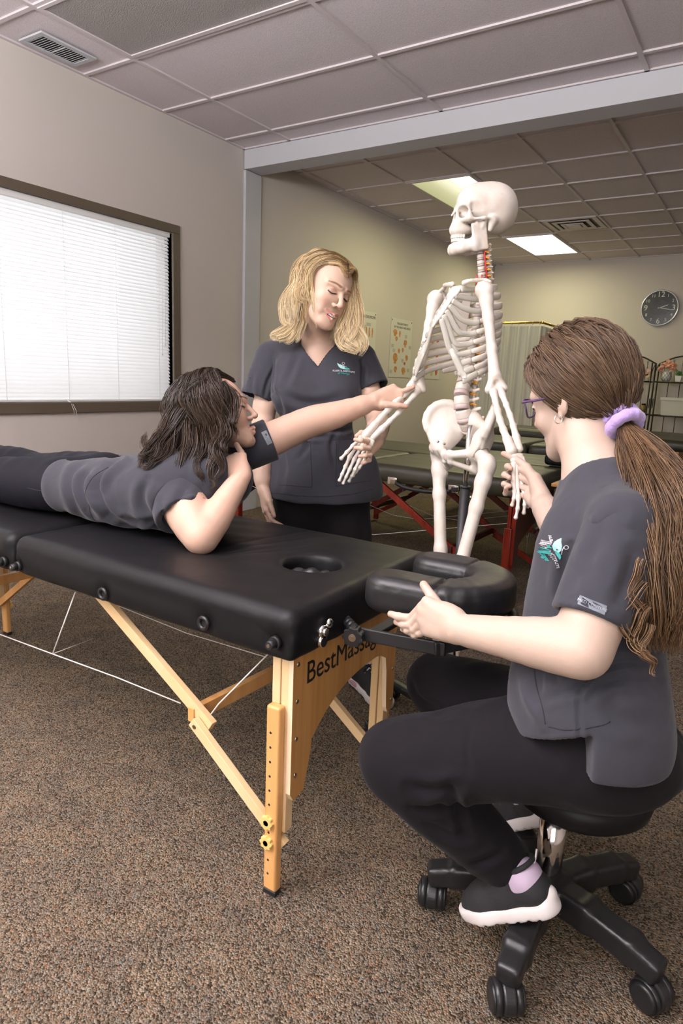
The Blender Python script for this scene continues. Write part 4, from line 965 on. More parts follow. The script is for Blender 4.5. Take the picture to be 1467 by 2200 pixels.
# ================================================================= PEOPLE
def V3(p): return Vector(p)
def basis(f, u):
    f = V3(f).normalized(); u = V3(u); u = (u-f*f.dot(u)).normalized(); return f.cross(u), f, u      # right, forward, up
def camdir(r, u, t): return _r2*r+_u2*u-_fw*t
LIP, BROW, LASH = (.42, .13, .11), (.14, .075, .04), (.02, .012, .01)
def head(S, c, f, u, sc=1.0, smile=False, lids=.75, tone=(.6, .36, .25), brow=BROW, lip=LIP, ears=(-1, 1), neck_to=None):
    x, f, u = basis(f, u); Rm = np.array([[x.x, f.x, u.x], [x.y, f.y, u.y], [x.z, f.z, u.z]])
    P = lambda a, b_, c_: tuple(c+x*a*sc+f*b_*sc+u*c_*sc)
    E = lambda p, r, k=.01, op='+': S.ell(P(*p), tuple(np.array(r)*sc), Rm, k*sc, op)
    Cn = lambda a, b_, ra, rb, k=.01, op='+': S.cone(P(*a), P(*b_), ra*sc, rb*sc, k*sc, op)
    E((0, -.010, .035), (.072, .092, .080)); E((0, .030, .020), (.062, .058, .070), .02)
    E((0, .036, -.035), (.053, .050, .060), .03); E((0, .052, -.075), (.034, .034, .030), .03)
    Cn((0, .080, -.096), (0, .074, -.094), .0165, .018, .015)
    for g in (-1, 1):
        Cn((g*.052, -.002, -.050), (g*.020, .072, -.092), .014, .013, .022)
        E((g*.036, .060, -.030), (.021, .021, .020), .02)
        Cn((g*.010, .092, .024), (g*.046, .070, .024), .0085, .007, .012)
        E((g*.031, .091, .006), (.0150, .0085, .0085), .010, '-')
        E((g*.030, .0770, .0045), (.0135, .0120, .0125), .003)
        Cn((g*.018, .0875, .004), (g*.042, .0800, .004), .0040, .0032, .004)
        Cn((g*.0105, .098, -.0315), (g*.0105, .094, -.031), .0062, .0062, .004)
    Cn((0, .091, .014), (0, .112, -.024), .0065, .0082, .008); E((0, .110, -.0265), (.0088, .0090, .0078), .006)
    for g in (-1, 1): E((g*.0055, .104, -.0345), (.0028, .0045, .0025), .002, '-')
    mz = -.060
    if smile:
        for g in (-1, 1):
            Cn((g*.025, .084, mz+.006), (0, .0985, mz+.0015), .0030, .0044, .004)
            Cn((g*.023, .083, mz+.002), (0, .0955, mz-.0125), .0030, .0052, .004)
            E((g*.036, .066, mz+.006), (.012, .014, .016), .015)
        E((0, .093, mz-.0045), (.0185, .010, .0038), .002, '-')
    else:
        Cn((-.018, .087, mz-.004), (0, .0985, mz), .0035, .0056, .005); Cn((.018, .087, mz-.004), (0, .0985, mz), .0035, .0056, .005)
        Cn((-.016, .086, mz-.009), (0, .0955, mz-.0125), .0035, .0062, .005); Cn((.016, .086, mz-.009), (0, .0955, mz-.0125), .0035, .0062, .005)
        Cn((-.017, .097, mz-.006), (.017, .097, mz-.006), .0014, .0014, .003, '-')
    for g in ears:
        S.ell(P(g*.073, -.012, -.006), tuple(np.array((.0075, .0165, .029))*sc), Rm @ np.array([[math.cos(g*.35), -math.sin(g*.35), 0], [math.sin(g*.35), math.cos(g*.35), 0], [0, 0, 1]]), .006*sc)
        E((g*.081, -.010, -.002), (.0055, .0085, .015), .004, '-'); Cn((g*.072, -.004, -.030), (g*.072, -.003, -.036), .0055, .0052, .006)
    def pt(p, r, col, soft=.5): S.paint.append((P(*p), np.array(r)*sc*np.ones(3), col, soft))
    for g in (-1, 1): pt((g*.038, .070, -.030), (.026,)*3, tuple(np.array(tone)*np.array((1.04, .80, .76))), 1.0)
    pt((0, .113, -.028), (.013,)*3, tuple(np.array(tone)*np.array((1.03, .84, .80))), 1.0)
    for t in np.linspace(-1, 1, 15):
        top = abs(t); pt((t*(.024 if smile else .019), .098-.012*t*t, mz+.002+(.002 if not smile else .005)*t*t*(1 if smile else -1)), (.0045, .008, .0040), lip, .5)
        pt((t*.016, .095-.010*t*t, mz-.013+(.009 if smile else .004)*t*t), (.0045, .008, .0055), lip, .5)
    for g in (-1, 1):
        for t in np.linspace(0, 1, 9):
            pt((g*(.014+.032*t), .097-.024*t*t, .026+.006*math.sin(t*2.3)-.003*t), (.0058, .010, .0036), brow, .45)
            pt((g*(.019+.024*t), .0895-.009*t*t, .0015-.0035*math.sin(t*3.1)), (.0034, .007, .0021), LASH, .3)
            pt((g*(.018+.026*t), .0890-.009*t*t, .010), (.004, .007, .006), tuple(np.array(tone)*np.array((.88, .72, .70))), 1.0)
    return P
def hand(S, w, fd, ts, pn, sc=1.0, curl=None, spread=(8, 2, -4, -10), thumb=((.55, .75, .25), (.8, .5, .35), (.95, .25, .2)), over=None, nail=None, thumb_over=None, palm_r=1.0, tone=(.6, .36, .25)):
    w = V3(w); f = V3(fd).normalized(); t = V3(ts); t = (t-f*t.dot(f)).normalized(); p = f.cross(t)
    if p.dot(V3(pn)) < 0: p = -p
    Q = lambda a, b_, c_: w+(f*a+t*b_+p*c_)*sc
    K = [Q(.088, .027, 0), Q(.092, .007, -.002), Q(.087, -.013, -.001), Q(.079, -.030, .003)]
    ln = [(.043, .025, .021), (.047, .029, .022), (.043, .027, .021), (.034, .021, .019)]; fr = [.0088, .0090, .0085, .0076]
    curl = curl or [(20, 25, 15)]*4; over = over or {}
    for i, k in enumerate(K):
        S.cone(tuple(Q(.004, .012-.008*i, 0)), tuple(k), .0150*sc*palm_r, .0112*sc*palm_r, k=.014*sc)
        if i in over: J = [k]+[V3(q) for q in over[i]]
        else:
            sp = R(spread[i]); d0 = (f*math.cos(sp)+t*math.sin(sp)); a = 0; J = [k]
            for j in range(3):
                a += R(curl[i][j]); J.append(J[-1]+(d0*math.cos(a)+p*math.sin(a))*ln[i][j]*sc)
        r = fr[i]*sc
        for j in range(len(J)-1):
            q0 = [1.08, .98, .90][min(j, 2)]; q1 = [.98, .90, .78][min(j, 2)]; S.cone(tuple(J[j]), tuple(J[j+1]), r*q0, r*q1, k=.0022*sc)
            if j: S.ell(tuple(J[j]), r*1.03, k=.003*sc)
        if len(J) > 2:
            S.paint.append((J[-1], (.012*sc,)*3, tuple(np.array(tone)*np.array((1.05, .78, .74))), 1.0))
            S.paint.append((k, (.013*sc,)*3, tuple(np.array(tone)*np.array((1.03, .84, .80))), 1.0))
            if nail:
                dd = (J[-1]-J[-2]).normalized(); bk = (J[-2]-J[-1]).cross(t); bk = bk if bk.dot(p) < 0 else -bk
                S.paint.append((J[-1]+dd*.003*sc+bk.normalized()*.0065*sc, (.0062*sc,)*3, nail, .35))
    S.ell(tuple(Q(.040, .018, .010)), tuple(np.array((.030, .018, .013))*sc), np.array([[f.x, t.x, p.x], [f.y, t.y, p.y], [f.z, t.z, p.z]]), .014*sc)
    S.ell(tuple(Q(.045, -.020, .006)), tuple(np.array((.034, .013, .013))*sc), np.array([[f.x, t.x, p.x], [f.y, t.y, p.y], [f.z, t.z, p.z]]), .014*sc)
    T = [Q(.016, .018, .006)]
    if thumb_over: T += [V3(q) for q in thumb_over]
    else:
        for d, l in zip(thumb, (.046, .033, .027)):
            v = (f*d[0]+t*d[1]+p*d[2]).normalized(); T.append(T[-1]+v*l*sc)
    for j in range(len(T)-1): S.cone(tuple(T[j]), tuple(T[j+1]), [.0155, .0112, .0098][min(j, 2)]*sc, [.0112, .0100, .0082][min(j, 2)]*sc, k=[.014, .004, .003][min(j, 2)]*sc)
    S.paint.append((T[-1], (.014*sc,)*3, tuple(np.array(tone)*np.array((1.05, .78, .74))), 1.0))
    if nail:
        dd = (T[-1]-T[-2]).normalized(); S.paint.append((T[-1]+dd*.002-p*.006*sc, (.0065*sc,)*3, nail, .35))
    return Q
def limb(S, pts, rs, k=.02, n=10):
    P = cat_np([tuple(p) for p in pts], n); r = np.interp(np.linspace(0, 1, n), np.linspace(0, 1, len(rs)), rs)
    for i in range(n-1): S.cone(P[i], P[i+1], r[i], r[i+1], k=k)
def box_of(pts, m): P = np.array([tuple(p) for p in pts]); return (P.min(0)-m, P.max(0)+m)
def shoe(par, heel, toe, up=Z3, w=.040, h=.075, sole=M['sole'], accent=None, sock=None, ankle=None, lace=True, name='shoe'):
    heel, toe, up = V3(heel), V3(toe), V3(up); d = (toe-heel); Ln = d.length; d.normalize(); up = (up-d*up.dot(d)).normalized(); s_ = d.cross(up)
    Rm = np.array([[d.x, s_.x, up.x], [d.y, s_.y, up.y], [d.z, s_.z, up.z]])
    P = lambda a, b_, c_: heel+d*a*Ln+s_*b_*w+up*c_
    s = Shape(); s.chain([P(.12, 0, .045), P(.45, 0, .036), P(.72, .06, .030), P(.88, .05, .026)], [w*.72, w*.72, w*.85, w*.62], k=.02)
    s.chain([P(.12, 0, .05), P(.17, 0, .075)], [w*.70, w*.66], k=.02); s.chain([P(.25, 0, .07), P(.5, 0, .055)], [w*.6, w*.55], k=.02)
    s.ell(P(.17, 0, .112), (w*.62, w*.52, .036), Rm, .006, '-'); s.half(P(0, 0, .020), -up, .004)
    sh = obj(name, s.mesh(.0032), M['shoe'], par)
    s = Shape(); s.chain([P(.10, 0, .014), P(.4, 0, .014), P(.72, .06, .013), P(.90, .05, .017)], [w*.84, w*.80, w*1.0, w*.76], k=.02); s.half(P(0, 0, .0), -up, .004); s.half(P(0, 0, .028), up, .006)
    s.chain([P(.02, -.3, .030), P(-.03, 0, .036), P(.02, .3, .030)], [.010, .012, .010], k=.01)
    for i in range(7): s.box(P(.1+i*.12, 0, 0), (.003, w*1.2, .0035), .001, Rm, .002, '-')
    obj('sole', s.mesh(.0032), sole, sh)
    if accent:
        for g in (-1, 1): b = B(); ball(b, P(.20, g*.80, .018), (.030, .006, .009), rot=Matrix(Rm.tolist())); obj('sole_window', b, accent, sh)
    b = B(); tube(b, [P(.17, 0, .095)+d*.030*math.cos(t)*1.0+s_*w*.62*math.sin(t)-up*.006*math.cos(t) for t in np.linspace(0, 2*PI, 21)[:-1]], .0055, 8, closed=True); obj('collar', b, accent or M['shoe'], sh)
    if lace:
        for i in range(5):
            b = B(); a = .36+i*.075; tube(b, [P(a, -.45, .078-.007*i), P(a+.02, 0, .094-.008*i), P(a+.04, .45, .078-.007*i)], .0024, 6); obj('lace', b, M['sole'] if accent else M['shoe'], sh)
        for g in (-1, 1):
            b = B(); tube(b, catmull([P(.34, 0, .096), P(.40, g*.5, .112), P(.46, g*.8, .098), P(.40, g*.3, .094)], 12), .0026, 6); obj('lace', b, M['rubber'], sh)
    if sock and ankle is not None:
        s = Shape(); a0 = P(.17, 0, .070); a1 = V3(ankle); s.cone(a0, a0.lerp(a1, .12), .034, .0335); s.cone(P(.3, 0, .05), a0, .03, .034, .01); obj('sock', s.mesh(.003), sock, sh)
    return sh
def attach_text(par, s, size, o, u, v, m, name='lettering', **kw):
    return obj(name, text_mesh(s, size, o, u, v, **kw), m, par)
def project_on(me_list, o, dirv):
    """move every vertex of the given meshes along dirv until it touches object o (embroidery follows the cloth)"""
    bpy.context.view_layer.update(); inv = o.matrix_world.inverted(); dv = V3(dirv).normalized()
    for q in me_list:
        for v in q.data.vertices:
            w = q.matrix_world @ v.co; hit, loc, nn, _ = o.ray_cast(inv @ (w-dv*.25), dv, distance=.6)
            if hit: v.co = q.matrix_world.inverted() @ ((o.matrix_world @ loc)-dv*.0012)
def densify(o, cuts=2):
    bm = bmesh.new(); bm.from_mesh(o.data); bmesh.ops.triangulate(bm, faces=bm.faces); bmesh.ops.subdivide_edges(bm, edges=[e for e in bm.edges if e.calc_length() > .006], cuts=cuts); bm.to_mesh(o.data); bm.free()
def logo(par, o, u, v, sc, look):
    """bird-and-figure badge with two lines of lettering, stitched on the chest"""
    u, v = V3(u).normalized(), V3(v).normalized(); w = u.cross(v); out = []
    def sh(poly, m, nm, z=0):
        b = B(); vs = [b.verts.new(o+u*p[0]*sc+v*p[1]*sc) for p in poly]; b.faces.new(vs); q = obj(nm, b, m, par); densify(q, 3); out.append(q)
    leaf = [(-.030, .030), (-.020, .024), (-.008, .021), (.004, .014), (.010, .004), (.002, .001), (-.012, .004), (-.022, .012), (-.027, .021)]
    sh(leaf, M['mint'], 'stitched_leaf'); sh([(.002, .002), (.014, .010), (.024, .008), (.030, .003), (.020, .000), (.010, -.001)], M['teal'], 'stitched_leaf')
    n = 20; ringp = [((-.001)+.0058*math.cos(2*PI*i/n), .030+.0058*math.sin(2*PI*i/n)) for i in range(n)]
    b = B(); tube(b, [o+u*p[0]*sc+v*p[1]*sc for p in ringp], .0011*sc, 6, closed=True); tube(b, [o+u*a*sc+v*c*sc for a, c in ((-.004, .024), (.006, .016), (.016, .012))], .0010*sc, 6); q = obj('stitched_figure', b, M['white_ink'], par); out.append(q)
    for s, sz, y, m, shr in (('ALBERTA INSTITUTE', .0115, -.009, M['white_ink'], 0), ('of Massage', .0125, -.0205, M['teal'], .35)):
        me = text_mesh(s, sz*sc, o+v*y*sc, u, v, .00001, shr); q = obj('stitched_lettering', me, m, par); out.append(q)
    project_on(out, par, look)
    for q in out:
        if q.name.startswith('stitched_l'):
            s_ = q.modifiers.new('s', 'SOLIDIFY'); s_.thickness = .0012; s_.offset = 0
    return out
def px_of(V):
    Q = V-np.array(CAM); z = Q @ np.array(_fw); return 733.5+FPX*(Q @ np.array(_r2))/z, 1100-FPX*(Q @ np.array(_u2))/z, z
def sleeve(par, a, c, e, ra, rc, rin, nf, vox=.0042, lip=.0):
    """open-ended short sleeve from shoulder a to cuff c, arm goes on to e"""
    s = Shape(); a, c, e = V3(a), V3(c), V3(e); d = (c-a).normalized(); s.cone(a, c+d*.05, ra, rc, k=.01); s.fn = nf
    s.half(c, d, .004); s.cone(c-d*.05, c+d*.06, rin, rin, .004, '-')
    return obj('sleeve', s.mesh(vox), M['scrub'], par)
def sculpt(o, strokes, facing=_fw):
    """press folds into cloth: each stroke (surveyed line, width in m, depth in m) moves the surface along its normals"""
    me = o.data; n = len(me.vertices); V = np.empty(n*3, np.float32); me.vertices.foreach_get('co', V); V = V.reshape(-1, 3).astype(float); NN = np.empty(n*3, np.float32); me.vertices.foreach_get('normal', NN); NN = NN.reshape(-1, 3)
    off = np.array(wloc(o)); X, Y, Z = px_of(V+off); fc = np.clip(-(NN @ np.array(facing))*3, 0, 1); D = np.zeros(n)
    for pts, w, amp in strokes:
        P = cat_np([(a, c) for a, c in pts], 12) if len(pts) > 2 else np.array(pts, float); best = np.full(n, 1e9); tt_ = np.zeros(n)
        for i in range(len(P)-1):
            a, d = P[i], P[i+1]-P[i]; t = np.clip(((X-a[0])*d[0]+(Y-a[1])*d[1])/(d@d), 0, 1); q = (X-a[0]-t*d[0])**2+(Y-a[1]-t*d[1])**2
            m = q < best; best = np.where(m, q, best); tt_ = np.where(m, (i+t)/(len(P)-1), tt_)
        dm = np.sqrt(best)*Z/FPX; env = np.sin(np.clip(tt_, .04, .96)*PI)**.5; D += amp*env*(np.exp(-(dm/w)**2)-.55*np.exp(-((dm-w*1.7)/w)**2))
    V = V+NN*(D*fc)[:, None]; me.vertices.foreach_set('co', V.astype(np.float32).ravel()); me.update()
def seam(par, pts, m=M['scrub_seam'], r=.0012, look=None, nm='seam'):
    b = B(); P = catmull(pts, max(12, len(pts)*6)); tube(b, P, r, 5); q = obj(nm, b, m, par)
    if look is not None: 
        bpy.context.view_layer.update(); dv = V3(look).normalized(); inv = par.matrix_world.inverted(); n = 5; dd = []
        for i, p in enumerate(P):
            hit, loc, nn, _ = par.ray_cast(inv @ (p-dv*.3), dv, distance=.8)
            if hit: last = (par.matrix_world @ loc)-p; dd.append((i, last))
        if dd:
            for i in range(len(P)):
                sh_ = min(dd, key=lambda t: abs(t[0]-i))[1]
                for k in range(5): q.data.vertices[i*5+k].co += sh_
        else: bpy.data.objects.remove(q); return None
    return q
# ----------------------------------------------------------------- 1. standing woman
FAIR = (.56, .39, .295)
feet1 = at(735, 1400, 2.46)
P1 = thing('person', 'standing blonde woman in grey scrub top, looking down and holding the skeleton wrist', 'person', (2.50, 1.98, 0))
S = Shape()
hc = at(695, 626, 2.30); hf = camdir(.583, -.42, .694); hu = camdir(.41, .89, .19)
HP1 = head(S, hc, hf, hu, 1.07, smile=True, tone=FAIR, brow=(.20, .11, .055), lip=(.50, .17, .16))
nk0, nk1 = hc-hu*.045-hf*.012, at(684, 738, 2.47)
limb(S, [nk0, nk0.lerp(nk1, .5), nk1], [.050, .047, .056], .02, 5)
FR1 = camdir(.22, 0, .97)
def trunk(S, neck, chest, waist, hip, shl, shr, k=1.0, bust=None):
    S.chain([neck, neck.lerp(chest, .45), chest, waist, hip], [.055*k, .085*k, .105*k, .092*k, .115*k], k=.05)
    for s in (shl, shr): S.cone(tuple(neck.lerp(chest, .25)), tuple(s), .058*k, .042*k, .04)
shR1, shL1 = at(584, 768, 2.47), at(772, 772, 2.47); ch1, wa1, hi1 = at(682, 830, 2.48), at(682, 930, 2.48), at(692, 1050, 2.50)
trunk(S, nk1, ch1, wa1, hi1, shR1, shL1, .94)
elR1, wrR1 = at(562, 960, 2.47), at(566, 1052, 2.43)
limb(S, [shR1, shR1.lerp(elR1, .5)+V3(_r2)*-.006, elR1, elR1.lerp(wrR1, .4)-_r2*.004, wrR1], [.042, .042, .037, .036, .0235], .015, 12)
elL1, wrL1 = at(812, 905, 2.42), at(808, 948, 2.17)
limb(S, [shL1, shL1.lerp(elL1, .55), elL1, elL1.lerp(wrL1, .45), wrL1], [.040, .042, .040, .036, .024], .015, 12)
NAIL = (.42, .36, .68)
hand(S, wrR1, camdir(.12, -1, .12), camdir(.25, 0, .97), camdir(.9, 0, -.4), .92, [(22, 28, 18), (20, 26, 16), (18, 24, 14), (16, 22, 12)], spread=(3, 0, -3, -6), nail=NAIL, tone=FAIR, thumb=((.9, .45, .15), (.97, .15, .2), (1, .0, .2)))
hand(S, at(808, 946, 2.17), at(775, 960, 2.06)-at(812, 942, 2.17), camdir(-.2, .9, -.1), camdir(-.1, -.2, -1)*-1, .92, nail=NAIL, tone=FAIR,
     over={0: [at(789, 948, 2.055), at(776, 946, 2.03), at(763, 944, 2.035)], 1: [at(792, 963, 2.05), at(777, 963, 2.025), at(764, 962, 2.03)],
           2: [at(794, 978, 2.06), at(784, 979, 2.035), at(773, 980, 2.035)], 3: [at(793, 989, 2.07), at(784, 993, 2.05), at(777, 995, 2.05)]},
     thumb_over=[at(790, 930, 2.12), at(776, 930, 2.11), at(766, 937, 2.10)])
kneeL, kneeR = at(752, 1235, 2.50), at(650, 1235, 2.56); anL, anR = at(785, 1405, 2.54), at(665, 1430, 2.62)
for kn, an, hx in ((kneeL, anL, .075), (kneeR, anR, -.075)):
    h0 = hi1+_r2*hx; limb(S, [h0, h0.lerp(kn, .5), kn, kn.lerp(an, .35), an, an-Z3*.04+FR1*.02], [.085, .07, .052, .048, .032, .034], .02, 14)
S.paint.append((at(662, 640, 2.25), (.03,)*3, (.60, .36, .28), 1))
bx1 = [(*S.bounds(), .006)]
hl, hh_ = box_of([hc], .135); nl = [(hl, hh_, .0021), (*box_of([wrR1, wrR1-Z3*.18], .06), .0024), (*box_of([wrL1, at(763, 955, 2.03)], .055), .0022)]
def multires(S, coarse, fine):
    """fine boxes first, then the rest of the body in coarse slabs around them"""
    return [(np.array(lo), np.array(hi), v) for lo, hi, v in fine]
def body_mesh(S, coarse, fine, base):
    me = S.mesh(coarse, base); F_ = []
    bm = bmesh.new(); bm.from_mesh(me)
    kill = [f for f in bm.faces if any(all(lo[i]+.008 < f.calc_center_median()[i] < hi[i]-.008 for i in range(3)) for lo, hi, v in fine)]
    bmesh.ops.delete(bm, geom=kill, context='FACES'); bmesh.ops.delete(bm, geom=[v for v in bm.verts if not v.link_faces], context='VERTS')
    m2 = S.mesh(coarse, base, [(lo, hi, v) for lo, hi, v in fine]); bm.from_mesh(m2)
    out = bpy.data.meshes.new('body'); bm.to_mesh(out); bm.free(); return out
obj('body', body_mesh(S, .0055, nl, FAIR), M['skin'], P1)
# teeth and eyes
b = B(); 
for i in range(8):
    t = (i-3.5)/3.5; bx(b, HP1(t*.0155, .0955-.008*t*t, -.0628+.0030*t*t), (.0043, .003, .0070), Matrix(np.array([[*basis(hf, hu)[0]], [*basis(hf, hu)[1]], [*basis(hf, hu)[2]]]).T.tolist()), bev=.0008)
obj('teeth', b, M['white'], P1)
# scrub top
def scrub(name, par, build, vox, folds=(), fn=None, label=None):
    s = Shape(); build(s)
    if fn: s.fn = fn
    return obj(name, s.mesh(vox), M['scrub'], par, label=label)
def bld1(s):
    s.chain([at(684, 752, 2.48), at(683, 790, 2.475), at(680, 845, 2.47), at(683, 930, 2.475), at(689, 1000, 2.49), at(691, 1062, 2.50)], [.090, .112, .122, .118, .134, .150], k=.05)
    for (px, py, d, r) in ((628, 800, 2.44, .075), (738, 800, 2.44, .075), (630, 850, 2.405, .075), (728, 850, 2.405, .075), (612, 1000, 2.50, .075), (768, 1000, 2.50, .075), (608, 1062, 2.51, .085), (776, 1055, 2.51, .085), (645, 1062, 2.44, .09), (735, 1062, 2.44, .09)): s.ell(at(px, py, d), r, k=.06)
    s.cone(at(660, 738, 2.49), at(583, 768, 2.47), .048, .060, .03); s.cone(at(706, 738, 2.49), at(775, 772, 2.47), .048, .060, .03)
    hem = at(691, 1067, 2.50); s.half(hem, (0, 0, -1), .006)
    s.cone(hem+Z3*.10, hem-Z3*.05, .085, .12, .004, '-')
    n1 = at(684, 742, 2.47)
    s.cone(n1+Z3*.12, n1-Z3*.01, .072, .060, .004, '-')
    for t in np.linspace(-.6, 1, 13):
        p = at(683, 740+42*t, 2.40-.03*max(t, 0)); w = .056*(1-max(t, 0))+.004; s.box(p, (w, .08, .0065), .003, np.array([[*_r2], [*(-FR1)], [*Z3]]).T, .003, '-')
nf1 = noisefn(.0030, 22, 8, (1, 1, .55))
st1 = scrub('scrub_top', P1, bld1, .0048, fn=lambda X, Y, Z: nf1(X, Y, Z))
sculpt(st1, [([(575, 880), (615, 905), (668, 918), (700, 912)], .010, -.010), ([(590, 912), (640, 935), (700, 938)], .009, -.008), ([(775, 858), (755, 890), (700, 905)], .010, -.009), ([(782, 900), (740, 925), (700, 925)], .008, -.007),
    ([(588, 842), (600, 860), (610, 900)], .009, -.009), ([(598, 840), (640, 862), (690, 866), (735, 850)], .016, -.008), ([(640, 985), (660, 960), (655, 930)], .010, -.006), ([(720, 1000), (712, 960), (720, 930)], .010, -.006),
    ([(590, 770), (587, 800), (585, 845)], .006, -.007), ([(775, 775), (778, 800), (775, 838)], .006, -.007), ([(560, 780), (548, 810), (540, 840)], .010, .005), ([(640, 760), (625, 800), (612, 830)], .012, -.005), ([(602, 960), (612, 1000), (605, 1050)], .010, -.005)])
for a_, c_, e_, r1_, r2_, ri_ in ((at(583, 772, 2.47), at(553, 856, 2.47), elR1, .062, .068, .058), (at(775, 776, 2.47), at(802, 836, 2.45), elL1, .062, .062, .052)):
    sl_ = sleeve(st1, a_, c_, e_, r1_, r2_, ri_, lambda X, Y, Z: nf1(X, Y, Z)*.7); sculpt(sl_, [([(590, 790), (575, 820), (568, 850)], .007, -.007), ([(545, 800), (540, 830), (545, 860)], .008, -.006), ([(785, 790), (782, 815), (785, 835)], .007, -.007)])
# pockets and seams
for pts in ([(602, 945), (668, 952), (672, 1048), (600, 1042)], [(716, 948), (786, 938)], [(722, 942), (722, 1046), (798, 1032)], [(578, 1058), (640, 1066), (700, 1068), (760, 1062), (804, 1050)]):
    for a_, c_ in zip(pts[:-1], pts[1:]): seam(st1, [at(*a_, 2.4), at((a_[0]+c_[0])/2, (a_[1]+c_[1])/2, 2.4), at(*c_, 2.4)], look=_fw)
for g in (-1, 1):
    x0 = 684+g*34; seam(st1, [at(x0+g*8, 738, 2.4), at(684+g*20, 765, 2.4), at(684+g*1, 795, 2.4)], look=_fw, r=.0014)
logo(st1, at(738, 795, 2.36), _r2, _u2, .76, _fw)
# trousers
def tr1(s):
    for kn, an, hx in ((kneeL, anL, .078), (kneeR, anR, -.078)):
        h0 = hi1+_r2*hx*.95-Z3*.01; P = [h0+Z3*.04, h0-Z3*.06, h0.lerp(kn, .55), kn, kn.lerp(an, .5), kn.lerp(an, .86)]; limb(s, P, [.100, .104, .090, .072, .062, .050], .02, 14)
        e = kn.lerp(an, .87); s.half_ = 0
    s.ell(hi1+Z3*.01, (.16, .13, .10), k=.04)
nf2 = noisefn(.002, 26, 3)
tt = Shape(); tr1(tt); tt.fn = lambda X, Y, Z: nf2(X, Y, Z); obj('trousers', tt.mesh(.006), M['trouser'], P1)
shoe(P1, at(762, 1462, 2.56)*1.0, at(835, 1522, 2.38), w=.046, accent=M['pink'], sock=M['bluesock'], ankle=anL)
shoe(P1, at(640, 1475, 2.62), at(668, 1535, 2.40), w=.046, accent=M['pink'], sock=M['bluesock'], ankle=anR)
# hair
BL = [(.78, .60, .32), (.62, .43, .19), (.86, .72, .46), (.46, .29, .12)]; ROOT = [(.24, .145, .06), (.36, .23, .10), (.55, .38, .17)]; TIP = [(.86, .72, .46), (.76, .58, .32), (.92, .80, .56)]
H1 = []
def hp(a, b_, c_): return HP1(a, b_, c_)
def scalp_locks(HP, part, ends, out, n, r, roots, tips, w=(.004, .012, .010), side_rows=9, **kw):
    pass
rg_ = np.random.default_rng(21)
def sph(HP, az, el, rad=1.0, c=(0, -.012, .035)):      # a point on the scalp, az from the face, el up
    return np.array(HP(c[0]+.080*rad*math.sin(az)*math.cos(el), c[1]+.100*rad*math.cos(az)*math.cos(el), c[2]+.090*rad*math.sin(el)))
for g in (-1, 1):          # locks fall from the parting over each side
    for i in range(34):
        u_ = i/33; y0 = .089-.174*u_; top = np.array(HP1(.012*0+g*.004, y0, .035+.089*math.sqrt(max(0, 1-((y0+.01)/.105)**2))))
        az = g*R((66 if g > 0 else 58)+u_*100); cheek = sph(HP1, az, R(8), 1.01+rg_.uniform(0, .04)); mid1 = sph(HP1, az*(.50+.40*u_), R(44-8*(1-u_)), 1.04)
        low = sph(HP1, az, R(-28), (1.0 if g > 0 else 1.04)+rg_.uniform(0, .10))
        drop = rg_.uniform(.06, .17); side = V3(HP1(g, 0, 0))-V3(HP1(0, 0, 0)); out_ = np.array(_r2)*(g if True else 1)
        gx = _r2*(-g)
        e1 = V3(low)-Z3*drop*.45+gx*rg_.uniform(.0, .03)+(-_fw)*rg_.uniform(0, .02); e2 = V3(low)-Z3*drop+gx*rg_.uniform(-.03, .05)+(-_fw)*rg_.uniform(0, .03)
        H1.append(dict(P=[top, mid1, cheek, low, tuple(e1), tuple(e2)], w=[.003, .008, .010, .011, .012, .003], n=26, r=.00085, cols=ROOT, tip=TIP if rg_.random() > .3 else BL, wave=(.017, 1.3+rg_.uniform(-.2, .3)), seg=26))
for i in range(16):        # back of the head down to the nape and shoulders
    az = R(125+110*i/15); top = sph(HP1, az, R(60), 1.02); m1 = sph(HP1, az, R(20), 1.08); m2 = sph(HP1, az, R(-25), 1.12); e = V3(m2)-Z3*rg_.uniform(.08, .16)
    H1.append(dict(P=[top, m1, m2, tuple(e)], w=[.010, .016, .018, .008], n=30, r=.0009, cols=ROOT+BL, tip=BL, wave=(.010, 1.2), seg=18))
# long curls that rest on the shoulders (traced where they hang)
for pts, n in (([(655, 590), (640, 640), (628, 690), (600, 712), (588, 722), (600, 730)], 60), ([(650, 600), (632, 650), (640, 690), (620, 722), (596, 728), (612, 735)], 60), ([(648, 590), (612, 640), (606, 665), (612, 690), (632, 700), (628, 716)], 55),
               ([(660, 620), (648, 680), (636, 712), (622, 728), (606, 736)], 50), ([(656, 610), (650, 660), (648, 700), (640, 724), (630, 730)], 45),
               ([(758, 590), (764, 630), (758, 670), (748, 700), (756, 725), (772, 742), (766, 764)], 70), ([(752, 640), (742, 680), (734, 705), (745, 735), (768, 748), (776, 756)], 70), ([(760, 620), (770, 660), (772, 700), (760, 722), (746, 730), (738, 722), (742, 708)], 60),
               ([(750, 650), (760, 690), (752, 716), (738, 736), (752, 752), (770, 762)], 60), ([(757, 600), (752, 650), (764, 690), (776, 716), (782, 740), (772, 770)], 45), ([(742, 700), (726, 722), (740, 742), (760, 752)], 50)):
    P = [tuple(at(x, y, 2.30 if y < 640 else (2.28 if x > 700 else 2.34))) for x, y in pts]
    H1.append(dict(P=P, w=[.012, .018, .017, .015, .013, .004], n=n, r=.00085, cols=BL, tip=TIP, wave=(.005, 1.6), seg=30, frizz=.2))
obj('hair', hair_mesh(H1, seed=3), M['hair'], P1)
